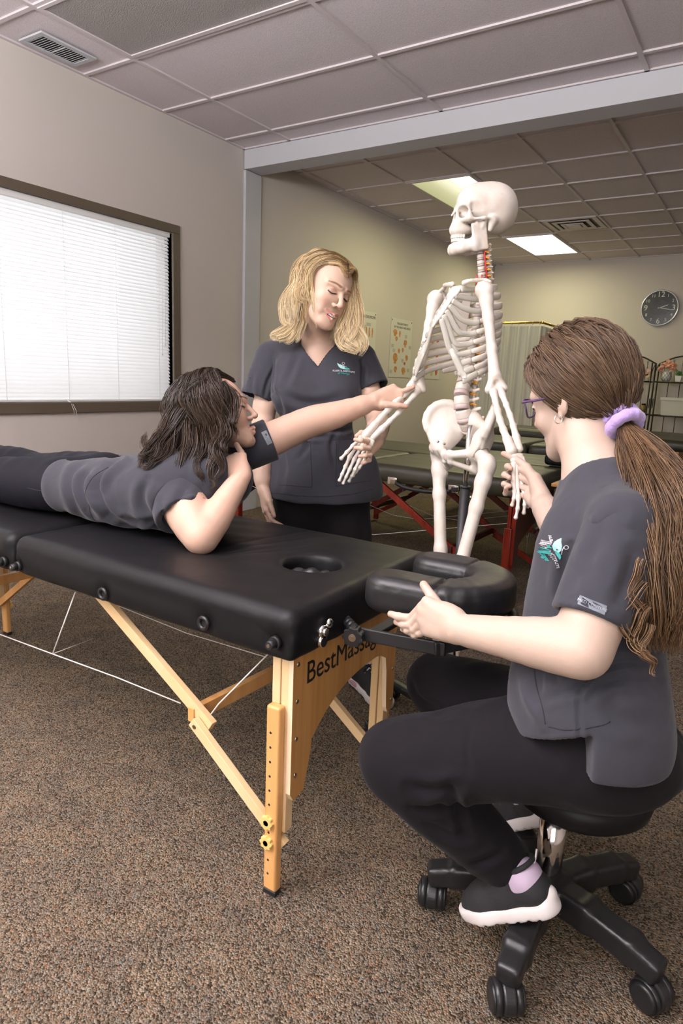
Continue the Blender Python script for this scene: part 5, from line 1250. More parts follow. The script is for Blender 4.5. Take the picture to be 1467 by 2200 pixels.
s = Shape(); x_, f_, u_ = basis(hf, hu); Rm = np.array([[*x_], [*f_], [*u_]]).T; s.ell(HP1(0, -.018, .040), (.077, .093, .083), Rm, .01); s.ell(HP1(0, -.045, -.02), (.068, .060, .075), Rm, .03)
s.cone(HP1(.012, .16, -.10), HP1(.012, .070, -.034), .102, .058, .02, '-'); obj('hair_cap', s.mesh(.003, (.17, .10, .045)), M['hair'], P1)
b = B(); tube(b, [at(655, 633, 2.24)+_u2*.011*math.cos(t)+_r2*.006*math.sin(t)+_fw*.004*math.sin(t) for t in np.linspace(0, 2*PI, 17)[:-1]], .0010, 6, closed=True); obj('earring', b, M['chrome'], P1)
# ----------------------------------------------------------------- 2. woman lying on the table
TAN = (.54, .355, .265)
P2 = thing('person', 'woman with wavy dark hair lying face down on the near massage table, pointing at the skeleton elbow', 'person', (2.1, 1.35, .69))
P2['label'] = 'dark wavy-haired woman lying propped on the near massage table, pointing at the skeleton elbow'
S = Shape(); hc = at(462, 891, 2.0); hf = camdir(.94, .22, -.14); hu = camdir(-.24, .96, .02)
HP2 = head(S, hc, hf, hu, 1.04, tone=TAN, brow=(.09, .045, .025), lip=(.48, .20, .17))
nk1 = at(405, 1000, 2.03); limb(S, [hc-hu*.05-hf*.01, at(432, 960, 2.02), nk1], [.052, .050, .062], .02, 5)
W3 = Vector
ch2, wa2, hi2 = W3((2.28, 1.38, .815)), W3((2.05, 1.37, .785)), W3((1.83, 1.36, .775))
for g in (-1, 1):
    o_ = W3((0, g*.07, 0)); S.chain([nk1, ch2+o_, wa2+o_*.8, hi2+o_*1.2], [.055, .076, .056, .056], k=.05)
shN, elN, wrN = at(375, 1045, 1.87), at(432, 1153, 1.765), at(516, 1030, 1.86)
limb(S, [shN, shN.lerp(elN, .5), elN], [.058, .057, .046], .02, 7); limb(S, [elN, elN.lerp(wrN, .35)+_r2*.004, elN.lerp(wrN, .75), wrN], [.045, .041, .031, .025], .012, 8)
shF, elF, wrF = at(478, 985, 2.10), at(662, 908, 2.13), at(803, 862, 2.15)
limb(S, [shF, shF.lerp(elF, .5)-_u2*.004, elF, elF.lerp(wrF, .4)-_u2*.004, wrF], [.058, .053, .046, .040, .0250], .015, 14)
hand(S, wrF, at(848, 850, 2.16)-wrF, -_u2, _fw*.8-_u2*.2, .96, tone=TAN, curl=[(5, 8, 4), (62, 75, 45), (66, 80, 45), (70, 80, 40)], spread=(0, 0, 0, 0), over={0: [at(862, 842, 2.155), at(878, 835, 2.15), at(888, 831.5, 2.148)]}, thumb_over=[at(832, 869, 2.12), at(856, 871, 2.115), at(872, 873, 2.115)])
hand(S, wrN, at(500, 972, 1.92)-wrN, _r2, -_u2*.2+_fw, .95, tone=TAN, curl=[(45, 70, 40), (48, 72, 40), (50, 72, 40), (52, 70, 40)], thumb_over=[at(522, 1000, 1.90), at(518, 972, 1.93), at(508, 955, 1.95)])
legs2 = [((1.84, 1.27, .775), (1.62, 1.255, .765), (1.38, 1.25, .750), (1.15, 1.26, .745), (.98, 1.27, .73)), ((1.84, 1.46, .78), (1.60, 1.49, .765), (1.40, 1.50, .755), (1.22, 1.51, .765), (1.02, 1.51, .775))]
for l in legs2: limb(S, [W3(p) for p in l], [.060, .062, .046, .046, .034], .02, 12)
S.paint.append((at(478, 905, 1.93), (.03,)*3, tuple(np.array(TAN)*np.array((1.04, .8, .78))), 1))
fine = [(*box_of([hc], .135), .0020), (*box_of([wrF, at(890, 832, 2.15)], .05), .0022), (*box_of([wrN, at(505, 955, 1.93)], .05), .0024)]
obj('body', body_mesh(S, .0055, fine, TAN), M['skin'], P2)
def bld2(s):
    for g in (-1, 1):
        o_ = lambda a: W3((0, g*a, 0))
        s.chain([W3((2.40, 1.40, .845))+o_(.05), W3((2.30, 1.385, .815))+o_(.09), W3((2.17, 1.375, .797))+o_(.095), W3((2.03, 1.37, .785))+o_(.090), W3((1.90, 1.365, .782))+o_(.095)], [.080, .098, .092, .082, .086], k=.06)
    s.cone(at(395, 1010, 2.0), shN, .07, .070, .03); s.cone(at(400, 1000, 2.02), shF, .07, .065, .03)
    s.half((1.885, 1.36, .80), (-1, .12, -.22), .006); s.cone((1.93, 1.29, .78), (1.80, 1.29, .775), .086, .092, .004, '-'); s.cone((1.93, 1.45, .78), (1.80, 1.45, .775), .086, .092, .004, '-')
    s.half((2.2, 1.36, .694), (0, 0, -1), .01)
    s.cone(at(432, 975, 2.01), at(420, 920, 2.01), .064, .07, .01, '-'); s.ell(at(490, 1015, 1.97), (.035, .05, .06), k=.01, op='-')
nf3 = noisefn(.0035, 20, 18, (1, 1, .8))
st2 = scrub('scrub_top', P2, bld2, .0050, fn=lambda X, Y, Z: nf3(X, Y, Z))
slN = sleeve(st2, shN, at(396, 1108, 1.815), elN, .074, .076, .063, nf3); slF = sleeve(st2, shF, at(583, 944, 2.115), elF, .066, .070, .056, lambda X, Y, Z: nf3(X, Y, Z)*.4)
sculpt(st2, [([(255, 985), (215, 1020), (208, 1060), (235, 1110), (290, 1135)], .013, -.020), ([(240, 985), (190, 1015), (178, 1050), (195, 1095), (235, 1125)], .012, -.013), ([(215, 985), (160, 1010), (150, 1050), (170, 1100), (200, 1125)], .011, -.010),
    ([(275, 985), (235, 1015), (222, 1050)], .010, .010), ([(340, 1128), (310, 1090), (305, 1060), (318, 1030)], .012, -.012), ([(338, 1125), (300, 1120), (270, 1110)], .009, -.010), ([(350, 1130), (320, 1140), (250, 1132)], .009, -.010), ([(370, 1045), (345, 1075), (340, 1120)], .010, -.008), ([(430, 1050), (425, 1080), (430, 1100)], .012, -.006)])
sculpt(slN, [([(400, 1050), (385, 1080), (372, 1110)], .014, -.006), ([(345, 1080), (350, 1105), (360, 1122)], .010, -.007), ([(425, 1060), (425, 1080), (430, 1095)], .010, -.005)])
for pts in ([(119, 1121), (118, 1090), (124, 1050), (142, 1015), (172, 992)], [(119, 1118), (130, 1124), (150, 1128)]): seam(st2, [at(x, y, 1.7) for x, y in pts], look=_fw)
attach_text(st2, '', .01, (0, 0, 0), _r2, _u2, M['tag']) if False else None
b = B(); p_ = at(571, 938, 2.02); u_ = (at(580, 950, 2.03)-at(566, 922, 2.03)).normalized(); v_ = (_r2-u_*_r2.dot(u_)).normalized()
vs = [b.verts.new(p_+u_*x+v_*y) for x, y in ((-.022, -.0085), (.022, -.0085), (.022, .0085), (-.022, .0085))]; b.faces.new(vs); q = obj('sleeve_tag', b, M['tag'], slF); densify(q, 4); project_on([q], slF, _fw)
def tr2(s):
    for l in legs2: limb(s, [W3(p) for p in l], [.086, .078, .058, .058, .042], .03, 12)
    s.ell((1.85, 1.365, .782), (.13, .165, .083), k=.04); s.half((1.6, 1.3, .693), (0, 0, -1), .008)
s = Shape(); tr2(s); nf4 = noisefn(.0015, 20, 3); s.fn = lambda X, Y, Z: nf4(X, Y, Z); lg = obj('leggings', s.mesh(.006), M['legging'], P2)
for pts in ([(0, 1044), (40, 1051), (80, 1050), (112, 1046)],): seam(lg, [at(x, y, 1.9) for x, y in pts], look=_fw)
DK = [(.022, .013, .008), (.032, .019, .012), (.050, .030, .018), (.015, .009, .006)]; DT = [(.045, .027, .016), (.080, .050, .032), (.025, .015, .009)]
H2 = []; rg_ = np.random.default_rng(5)
fr_ = W3(hf); 
for i in range(88):
    u = i/87; y0 = .078-.16*u; zt_ = .035+.090*math.sqrt(max(0, 1-((y0+.01)/.105)**2)); g = 1 if i % 4 else -1
    top = HP2(g*.004, y0, zt_); az = g*R(rg_.uniform(62, 78)+u*100); m1 = sph(HP2, az*.85, R(48), 1.07+rg_.uniform(0, .05)); ck = sph(HP2, az, R(6), 1.12+rg_.uniform(0, .10)); lo_ = sph(HP2, az, R(-34), 1.16+rg_.uniform(0, .2))
    back = rg_.uniform(.0, .15)*min(1, u*1.6+.1); dr = rg_.uniform(.04, .16)
    e1 = W3(lo_)-fr_*back*.6-Z3*dr*.5; e2 = W3(lo_)-fr_*back-Z3*dr+W3(tuple(rg_.normal(size=3)*.012))
    H2.append(dict(P=[top, m1, ck, lo_, tuple(e1), tuple(e2)], w=[.004, .011, .014, .015, .012, .004], n=24, r=.0010, cols=DK, tip=DT, wave=(.011, 3.0+rg_.uniform(-.5, .8)), seg=40, frizz=.3))
for pts in ([(470, 815), (420, 830), (370, 880), (350, 930), (320, 955), (306, 940), (312, 925)], [(450, 815), (400, 850), (350, 920), (325, 965), (300, 985), (296, 1005)], [(440, 830), (380, 880), (350, 960), (345, 1010), (352, 1035), (342, 1045)], [(480, 820), (500, 850), (505, 880), (495, 910), (508, 925), (500, 945)],
            [(485, 830), (490, 870), (480, 900), (490, 935), (478, 960), (484, 985)], [(470, 830), (455, 900), (465, 950), (450, 1000), (458, 1035), (445, 1050)], [(460, 830), (440, 900), (440, 960), (425, 1010), (440, 1045)], [(440, 830), (400, 900), (400, 960), (380, 1010), (392, 1035)], [(478, 828), (470, 880), (478, 930), (462, 970), (472, 1010), (462, 1040)],
            [(430, 840), (385, 890), (370, 950), (345, 985), (320, 1000), (300, 990)], [(470, 850), (425, 900), (418, 960), (405, 1020), (415, 1050)], [(425, 850), (370, 920), (340, 970), (312, 985), (296, 972)]):
    H2.append(dict(P=[tuple(at(x, y, (1.92 if y < 900 else 1.92-.11*min(1, (y-900)/90))+rg_.uniform(-.02, .02))) for x, y in pts], w=[.008, .016, .016, .014, .010, .003], n=44, r=.0010, cols=DK, tip=DT, wave=(.007, 2.6), seg=42, frizz=.4))
obj('hair', hair_mesh(H2, seed=9), M['hair'], P2)
x_, f_, u_ = basis(hf, hu); Rm = np.array([[*x_], [*f_], [*u_]]).T; s = Shape(); s.ell(HP2(0, -.020, .040), (.078, .094, .084), Rm, .01); s.ell(HP2(0, -.055, -.03), (.072, .062, .085), Rm, .03); s.cone(HP2(0, .14, -.06), HP2(0, .060, -.02), .095, .066, .02, '-')
obj('hair_cap', s.mesh(.003, (.030, .018, .012)), M['hair'], P2)
# ----------------------------------------------------------------- 3. seated woman
PALE = (.50, .375, .30)
P3 = thing('person', 'woman with long brown ponytail, seated on the rolling stool, one hand on the face cradle', 'person', (3.49, 1.32, .38))
S = Shape(); hc = at(1246, 852, 1.27); hf = camdir(-.52, -.15, -.85); hu = camdir(-.10, .96, .12)
HP3 = head(S, hc, hf, hu, .985, tone=PALE, brow=(.2, .11, .06))
nk3 = at(1296, 1055, 1.22); limb(S, [hc-hu*.05-hf*.012, at(1262, 955, 1.245), nk3], [.047, .045, .055], .02, 6)
def PD(px, py, d): return at(px, py, d)
shN3, shF3 = PD(1338, 1128, 1.065), PD(1250, 1098, 1.36)
for dd in (-.06, .06): S.chain([nk3, PD(1300, 1150, 1.22+dd), PD(1285, 1350, 1.22+dd), PD(1295, 1590, 1.22+dd)], [.050, .064, .074, .088], k=.05)
elN3, wrN3 = PD(1250, 1396, 1.025), PD(985, 1352, 1.195)
limb(S, [shN3, shN3.lerp(elN3, .45), elN3], [.040, .043, .043], .02, 8); limb(S, [elN3, elN3.lerp(wrN3, .3), elN3.lerp(wrN3, .7), wrN3], [.043, .040, .030, .0245], .012, 9)
elF3, wrF3 = PD(1238, 1190, 1.44), PD(1163, 1078, 1.60)
limb(S, [shF3, elF3], [.05, .042], .02, 5); limb(S, [elF3, elF3.lerp(wrF3, .5), wrF3], [.042, .038, .0265], .012, 7)
hand(S, wrN3, PD(905, 1318, 1.27)-wrN3, _u2, -_u2*.2+_fw, .98, tone=PALE, over={0: [PD(882, 1328, 1.305), PD(856, 1325, 1.318), PD(839, 1319, 1.325)], 1: [PD(884, 1343, 1.30), PD(866, 1341, 1.318), PD(852, 1336, 1.33)], 2: [PD(890, 1352, 1.295), PD(876, 1354, 1.315), PD(866, 1352, 1.33)], 3: [PD(902, 1360, 1.285), PD(891, 1364, 1.30), PD(884, 1364, 1.315)]},
     thumb_over=[PD(948, 1310, 1.245), PD(926, 1280, 1.275), PD(910, 1256, 1.29)])
hand(S, wrF3, PD(1128, 1018, 1.735)-wrF3, _u2+_r2*.3, -_fw, .94, tone=PALE, over={0: [PD(1100, 1000, 1.755), PD(1090, 1002, 1.725), PD(1097, 1006, 1.70)], 1: [PD(1095, 1016, 1.755), PD(1084, 1020, 1.72), PD(1094, 1026, 1.695)], 2: [PD(1094, 1036, 1.75), PD(1083, 1040, 1.715), PD(1094, 1044, 1.69)], 3: [PD(1100, 1060, 1.735), PD(1086, 1060, 1.71), PD(1087, 1048, 1.69)]},
     thumb_over=[PD(1132, 1004, 1.71), PD(1104, 984, 1.735), PD(1082, 975, 1.745)])
hipN, hipF = PD(1310, 1600, 1.14), PD(1300, 1590, 1.31); knN, knF = PD(852, 1632, 1.31), PD(940, 1468, 1.60); anN, anF = PD(1096, 1862, 1.335), PD(1118, 1700, 1.60)
limb(S, [hipN, hipN.lerp(knN, .5), knN], [.078, .066, .052], .02, 8); limb(S, [knN, knN.lerp(anN, .35), anN, PD(1140, 1915, 1.30)], [.052, .050, .034, .033], .02, 9)
limb(S, [hipF, hipF.lerp(knF, .5), knF], [.078, .066, .052], .02, 8); limb(S, [knF, knF.lerp(anF, .4), anF], [.052, .048, .032], .02, 8)
fine = [(*box_of([hc], .135), .0022), (*box_of([wrN3, PD(839, 1319, 1.325), PD(910, 1256, 1.29)], .035), .0022), (*box_of([wrF3, PD(1090, 1000, 1.74)], .05), .0022)]
obj('body', body_mesh(S, .0055, fine, PALE), M['skin'], P3)
def bld3(s):
    for dd in (-.055, .055):
        s.chain([PD(1300, 1050, 1.225+dd*.5), PD(1305, 1105, 1.23+dd*.8), PD(1292, 1190, 1.23+dd), PD(1272, 1320, 1.23+dd), PD(1262, 1440, 1.23+dd), PD(1262, 1520, 1.22+dd*1.2), PD(1278, 1590, 1.22+dd*1.3)], [.058, .080, .100, .104, .110, .120, .122], k=.05)
    s.cone(PD(1318, 1070, 1.20), shN3, .065, .062, .03); s.cone(PD(1280, 1065, 1.24), shF3, .06, .058, .03)
    s.cone(PD(1200, 1480, 1.20), PD(1165, 1530, 1.22), .075, .055, .04)
    # hem, side split and neckline
    s.half(PD(1320, 1640, 1.10), (0, 0, -1), .006)
    q0, q1 = PD(1150, 1592, 1.085), PD(1252, 1560, 1.075); nn = (q1-q0).cross(_fw).normalized(); nn = nn if nn.z < 0 else -nn
    def cut(X, Y, Z):      # the front flap ends higher than the back panel
        a = (X-q0.x)*nn.x+(Y-q0.y)*nn.y+(Z-q0.z)*nn.z; e = (X-q1.x)*_r2.x+(Y-q1.y)*_r2.y+(Z-q1.z)*_r2.z; return np.minimum(a, -e)
    s._a('&', .004, [-99]*3, [99]*3, cut)
    s.cone(PD(1285, 965, 1.22), PD(1296, 1020, 1.22), .058, .050, .006, '-')
nf5 = noisefn(.0030, 22, 28, (1, 1, .6))
st3 = scrub('scrub_top', P3, bld3, .0042, fn=lambda X, Y, Z: nf5(X, Y, Z))
slN3 = sleeve(st3, shN3, PD(1266, 1332, 1.036), elN3, .060, .060, .049, lambda X, Y, Z: nf5(X, Y, Z)*.7); sculpt(slN3, [([(1360, 1190), (1350, 1240), (1330, 1290)], .012, -.008), ([(1290, 1150), (1265, 1200), (1255, 1250)], .012, -.005), ([(1225, 1190), (1230, 1240), (1222, 1280)], .010, -.005)])
sculpt(st3, [([(1225, 1175), (1212, 1210), (1205, 1250), (1200, 1285)], .008, -.012), ([(1330, 1370), (1270, 1420), (1250, 1470), (1180, 1500)], .008, -.007), ([(1400, 1430), (1330, 1425), (1270, 1450), (1245, 1480)], .009, -.010), ([(1405, 1460), (1340, 1455), (1290, 1470), (1260, 1500)], .009, -.009), ([(1200, 1420), (1190, 1450), (1200, 1480)], .008, -.007), ([(1245, 1340), (1270, 1390), (1275, 1430)], .010, -.007),
    ([(1248, 1460), (1243, 1530), (1246, 1600)], .004, -.004), ([(1330, 1100), (1300, 1140), (1290, 1175)], .011, -.006), ([(1360, 1190), (1350, 1240), (1330, 1290)], .014, -.007), ([(1250, 1130), (1290, 1150), (1330, 1140)], .010, -.006), ([(1170, 1380), (1165, 1440), (1150, 1500)], .012, -.006), ([(1300, 1500), (1330, 1540), (1390, 1560)], .016, -.006), ([(1120, 1450), (1135, 1500), (1165, 1560)], .010, .006)])
for pts in ([(1246, 1465), (1243, 1530), (1247, 1590), (1252, 1640)], [(1222, 1165), (1212, 1210), (1206, 1250)], [(1180, 1500), (1200, 1470), (1240, 1430), (1275, 1405)], [(1258, 1645), (1300, 1642), (1390, 1612)]): seam(st3, [at(x, y, .9) for x, y in pts], look=_fw)
b = B(); p_ = at(1281, 1303, .97); u_ = (at(1308, 1318, .985)-at(1254, 1296, 1.0)).normalized(); v_ = (_u2-u_*_u2.dot(u_)).normalized()
vs = [b.verts.new(p_+u_*x+v_*y) for x, y in ((-.020, -.0070), (.020, -.0070), (.020, .0070), (-.020, .0070))]; b.faces.new(vs); q = obj('sleeve_tag', b, M['tag'], slN3); densify(q, 4); project_on([q], slN3, _fw)
q = obj('lettering', text_mesh('MED COUTURE', .0062, p_+_fw*-.002, u_, u_.cross(_fw), .00001), mat('tag_print', (.42, .46, .5), .5), slN3)
project_on([q], slN3, _fw)
for v in q.data.vertices: v.co -= _fw*.0006
lu = (at(1203, 1215, 1.1)-at(1187, 1165, 1.1)).normalized(); lv = (lu.cross(_fw)*-1).normalized()
if lv.dot(_r2) < 0: lv = -lv
logo(st3, at(1198, 1184, 1.1), lu, lv, .56, _fw)
def tr3(s):
    limb(s, [hipN, hipN.lerp(knN, .35)+_u2*.006, hipN.lerp(knN, .75), knN], [.098, .090, .078, .070], .02, 12); limb(s, [knN, knN.lerp(anN, .30), knN.lerp(anN, .62), knN.lerp(anN, .93)], [.072, .070, .060, .050], .02, 10)
    limb(s, [hipF, hipF.lerp(knF, .5), knF], [.098, .084, .068], .02, 9); limb(s, [knF, knF.lerp(anF, .4), knF.lerp(anF, .9)], [.068, .062, .050], .02, 8)
    s.ell(PD(1300, 1600, 1.22), (.14, .14, .09), k=.05)
    d = (anN-knN).normalized(); e = knN.lerp(anN, .93); s.cone(e+d*.008, e+d*.1, .042, .048, .003, '-'); s.cone(e+d*.062, e+d*.16, .052, .08, .003, '-')
s = Shape(); tr3(s); nf6 = noisefn(.0028, 30, 13, (1, 1, .8)); s.fn = lambda X, Y, Z: nf6(X, Y, Z); t3 = obj('trousers', s.mesh(.0048), M['trouser'], P3)
sculpt(t3, [([(985, 1690), (930, 1700), (880, 1690)], .012, -.011), ([(975, 1710), (930, 1735), (885, 1735)], .010, -.009), ([(965, 1690), (985, 1740), (1000, 1800)], .010, -.008), ([(1010, 1660), (1005, 1600), (1012, 1560)], .007, -.004), ([(900, 1760), (960, 1790), (1010, 1800)], .010, -.006), ([(1000, 1860), (1040, 1850), (1080, 1830)], .008, -.006), ([(1150, 1560), (1170, 1600), (1200, 1640)], .010, -.005), ([(890, 1500), (930, 1530), (1000, 1530)], .010, -.007), ([(880, 1460), (900, 1500), (950, 1520)], .009, -.006)])
for pts in ([(1012, 1512), (1008, 1560), (1012, 1640)], [(1206, 1570), (1215, 1610), (1238, 1660)]): seam(t3, [at(x, y, .9) for x, y in pts], look=_fw)
shn = shoe(P3, PD(1190, 1958, 1.275), PD(1008, 1968, 1.375), up=camdir(.06, .98, .15), w=.043, sock=M['sock'], ankle=anN)
for pts in ([(1040, 1920), (1065, 1925), (1100, 1932), (1130, 1925), (1150, 1905), (1175, 1900)], [(1050, 1938), (1075, 1915), (1100, 1912)], [(1062, 1942), (1085, 1922), (1105, 1920)], [(1185, 1880), (1180, 1910), (1165, 1935)]): seam(shn, [at(x, y, 1.2) for x, y in pts], m=M['sole'], r=.0019, look=_fw, nm='white_trim')
shoe(P3, PD(1180, 1772, 1.50), PD(1062, 1790, 1.68), up=Z3, w=.043, sock=M['sock'], ankle=anF)
# hair, scrunchie, ponytail
BR = [(.082, .048, .026), (.110, .066, .037), (.155, .097, .055), (.055, .032, .018)]; PT = [(.155, .086, .040), (.22, .128, .062), (.31, .185, .095), (.09, .048, .024)]
tie = PD(1338, 906, 1.20); H3 = []; rg_ = np.random.default_rng(8); hcN = np.array(HP3(0, -.012, .035))
def onscalp(p, rad): 
    a = np.array(HP3(.080, 0, 0))-np.array(HP3(0, 0, 0)); q = np.array(p)-hcN; x_, f_, u_ = basis(hf, hu); c = np.array([q @ np.array(x_)/.080, q @ np.array(f_)/.100, q @ np.array(u_)/.090]); c = c/np.linalg.norm(c)*rad
    return np.array(HP3(c[0]*.080, -.012+c[1]*.100, .035+c[2]*.090))
starts = []
for i in range(330):
    cz = 1-1.55*(i+.5)/330; a = i*2.39996; st_ = math.sqrt(max(0, 1-cz*cz)); az_, el_ = a % (2*PI)-PI, math.asin(cz)
    if abs(az_) < R(78) and el_ < R(48)-abs(az_)*.25: continue
    if R(70) < abs(az_) < R(112) and el_ < R(4): continue
    if el_ < R(-36): continue
    starts.append(sph(HP3, az_, el_, 1.02))
for i in range(46):
    t = i/45; g = 1 if i % 2 else -1; starts.append(sph(HP3, g*R(3), R(38+90*t), 1.04))
for i in range(30):
    for g in (-1, 1): t = i/29; starts.append(sph(HP3, g*R(18+66*t), R(47-44*t), 1.02))
for i in range(60): t = i/59; starts.append(sph(HP3, R(-96-168*t), R(-24-16*math.sin(PI*t)), .99))
for p0 in starts:
    p0 = np.array(p0)+rg_.normal(size=3)*.003; tt_ = np.array(tie); ms = [onscalp(p0*(1-q)+tt_*q, 1.06+.02*rg_.random()+.03*math.sin(q*PI)) for q in (.25, .5, .75, .92)]
    H3.append(dict(P=[tuple(p0)]+[tuple(m) for m in ms]+[tuple(tie)], w=[.005, .010, .011, .010, .007, .003], n=16, r=.00085, cols=BR, seg=22, flat=.35, frizz=.1, up=tuple(np.array(p0)-hcN)))
ctr = [(1338, 906, 1.20), (1372, 965, 1.14), (1412, 1040, 1.07), (1432, 1120, 1.04), (1440, 1210, 1.03), (1436, 1300, 1.03), (1425, 1380, 1.04), (1420, 1440, 1.05)]
for i in range(70):
    ox, od = rg_.normal()*.45, rg_.normal()*.5; sc_ = [.1, .5, .9, 1.0, 1.0, 1.05, .9, .5]; e = rg_.uniform(.72, 1.03)
    P = [tuple(at(px+8*k_+np.clip(ox, -1.2, 1.2)*62*k_, py, d+np.clip(od, -1, 1)*.035*k_)) for (px, py, d), k_ in zip(ctr, sc_)]; P = cat_np(P, 30)[:max(12, int(30*min(e, 1)))]; P = [tuple(p) for p in P[::3]]
    H3.append(dict(P=P, w=[.006, .014, .016, .016, .014, .004], n=40, r=.00085, cols=BR[1:]+PT, tip=PT, wave=(.0075, 2.4), seg=40, frizz=.35))
for pts in ([(1385, 1250), (1350, 1290), (1338, 1330), (1352, 1380), (1390, 1410)], [(1390, 1300), (1362, 1340), (1368, 1390), (1400, 1430)], [(1380, 1200), (1362, 1250), (1370, 1300), (1385, 1350)], [(1395, 1340), (1380, 1390), (1398, 1430), (1412, 1450)]):
    H3.append(dict(P=[tuple(at(x, y, .99)) for x, y in pts], w=[.010, .008, .006, .003], n=14, r=.0010, cols=PT, tip=PT, wave=(.006, 2), seg=26, frizz=.4))
obj('hair', hair_mesh(H3, seed=4), M['hair'], P3)
x_, f_, u_ = basis(hf, hu); Rm = np.array([[*x_], [*f_], [*u_]]).T; s = Shape(); s.ell(HP3(0, -.014, .036), (.079, .099, .087), Rm, .01);  s.cone(HP3(0, .15, -.09), HP3(0, .058, -.045), .10, .072, .02, '-')
s.ell(HP3(-.085, .0, -.035), (.03, .03, .045), Rm, .01, '-'); s.ell(HP3(.085, .0, -.035), (.03, .03, .045), Rm, .01, '-')
obj('hair_cap', s.mesh(.003, (.065, .036, .02)), M['hair'], P3)
s = Shape(); ta = (PD(1372, 965, 1.14)-tie).normalized(); ua, va, wa = frame(ta)
for off, rr, tl_ in ((-.006, .024, .25), (.010, .026, -.3)):
    c_ = tie+wa*off; pts = [c_+(ua*math.cos(t)+va*math.sin(t))*rr+wa*tl_*rr*math.sin(t) for t in np.linspace(0, 2*PI, 30)]; s.chain([tuple(p) for p in pts], [.0095+.0014*math.sin(i*2.1) for i in range(30)], k=.004)
obj('scrunchie', s.mesh(.0022), bump(M['lilac'], 240, .5, .004), P3)
# glasses
LENS = mat('lens_clear', (.8, .82, .85), .05); BS(LENS).inputs['Alpha'].default_value = .14
GL = mat('purple_frame', (.10, .05, .13), .3); b = B(); ex = lambda g, t: V3(HP3(g*(.034+.024*math.cos(t)), .104-.018*abs(math.cos(t))*(.5+.5*math.cos(t)), .008+.019*math.sin(t)))
for g in (-1, 1): tube(b, [ex(g, t) for t in np.linspace(0, 2*PI, 25)[:-1]], .0019, 7, closed=True)
tube(b, [HP3(-.010, .108, .014), HP3(0, .112, .016), HP3(.010, .108, .014)], .0017, 6); 
for g in (-1, 1): tube(b, catmull([HP3(g*.058, .092, .018), HP3(g*.070, .075, .016), HP3(g*.078, .03, .008), HP3(g*.079, -.012, .004)], 12), .0024, 7)
gl_ = obj('glasses_frame', b, GL, P3)
for g in (-1, 1):
    b = B(); c0 = b.verts.new(HP3(g*.034, .101, .008)); vs = [b.verts.new(ex(g, t)) for t in np.linspace(0, 2*PI, 25)[:-1]]
    for i in range(24): b.faces.new((c0, vs[i], vs[(i+1) % 24]))
    obj('lens', b, LENS, gl_)
b = B(); c_ = V3(HP3(-.083, -.004, -.040)); tube(b, [c_+_u2*.008*math.cos(t)+_r2*.007*math.sin(t) for t in np.linspace(.4, 5.9, 14)], .0009, 6); obj('earring', b, M['chrome'], P3)
b = B(); c_ = PD(883, 1345, 1.29); ax = (PD(905, 1345, 1.285)-PD(866, 1341, 1.318)).normalized(); u1, v1, w1 = frame(ax); c1 = PD(895, 1343.5, 1.295); tube(b, [c1+(u1*math.cos(t)+v1*math.sin(t))*.0098 for t in np.linspace(0, 2*PI, 21)[:-1]], .0013, 6, closed=True); obj('ring', b, M['chrome'], P3)
b = B(); tube(b, catmull([PD(1225, 1045, 1.19), PD(1222, 1075, 1.185), PD(1232, 1085, 1.18)], 10), .0008, 5); ball(b, PD(1226, 1072, 1.18), .0022, n=8); obj('necklace', b, M['brass'], P3)
# ================================================================= REAR ROOM FURNISHINGS
def poster(y0, y1, z0, z1, label, draw, title):
    t = thing('wall_poster', label, 'poster', (.002, (y0+y1)/2, z0), 'anatomy charts on the long wall')
    b = B(); bx(b, (.0035, (y0+y1)/2, (z0+z1)/2), (.002, y1-y0, z1-z0)); obj('sheet', b, M['paper'], t)
    for i, s in enumerate(title): obj('title', text_mesh(s, .040 if len(title) == 1 else .034, (.0052, (y0+y1)/2+.01, z1-.055-i*.04), (0, 1, 0), (0, 0, 1), .0002), M['ink'], t)
    draw(t, y0, z0, y1-y0, z1-z0)
    for y in (y0+.02, y1-.02): b = B(); ball(b, (.006, y, z1-.02), (.004, .007, .007), n=8); obj('corner_tack', b, M['ink'], t)
ORG = mottled('muscle_print', [(.3, (.40, .12, .03)), (.5, (.55, .24, .07)), (.7, (.62, .36, .16))], 40, .5)
GRN = mottled('spine_print', [(.3, (.42, .38, .14)), (.6, (.55, .50, .26))], 40, .5); RED = mat('red_print', (.45, .08, .04), .5)
def blob(t, y, z, w, h, m, nm, seed):
    r = np.random.default_rng(seed); b = B(); n = 30; ph = r.uniform(0, 6.28, 3)
    g = -1 if seed % 2 else 1
    hd_ = [(.1, 1), (.6, .85), (.85, .5), (.85, .15), (1.05, -.12), (.88, -.22), (.85, -.5), (.5, -.62), (.42, -.75), (.5, -1.1), (-.5, -1.1), (-.45, -.6), (-.8, -.25), (-.9, .2), (-.75, .7), (-.35, .95)]
    prism(b, [(g*w*p[0], h*p[1]) for p in hd_] if nm == 'head_drawing' else [(w*math.cos(2*PI*i/n)*(1+.10*math.sin(3*2*PI*i/n+ph[0])), h*math.sin(2*PI*i/n)*(1+.08*math.sin(5*2*PI*i/n+ph[1]))) for i in range(n)], (.0046, y, z), (0, 1, 0), (0, 0, 1), (1, 0, 0), .0006); obj(nm, b, m, t)
def lines(t, y, z, w, h, n):
    b = B()
    for i in range(n): bx(b, (.0048, y+w/2, z-i*h/n), (.0004, w*(1-.2*(i % 3)/2), h/n*.35))
    obj('caption', b, M['grey_ink'], t)
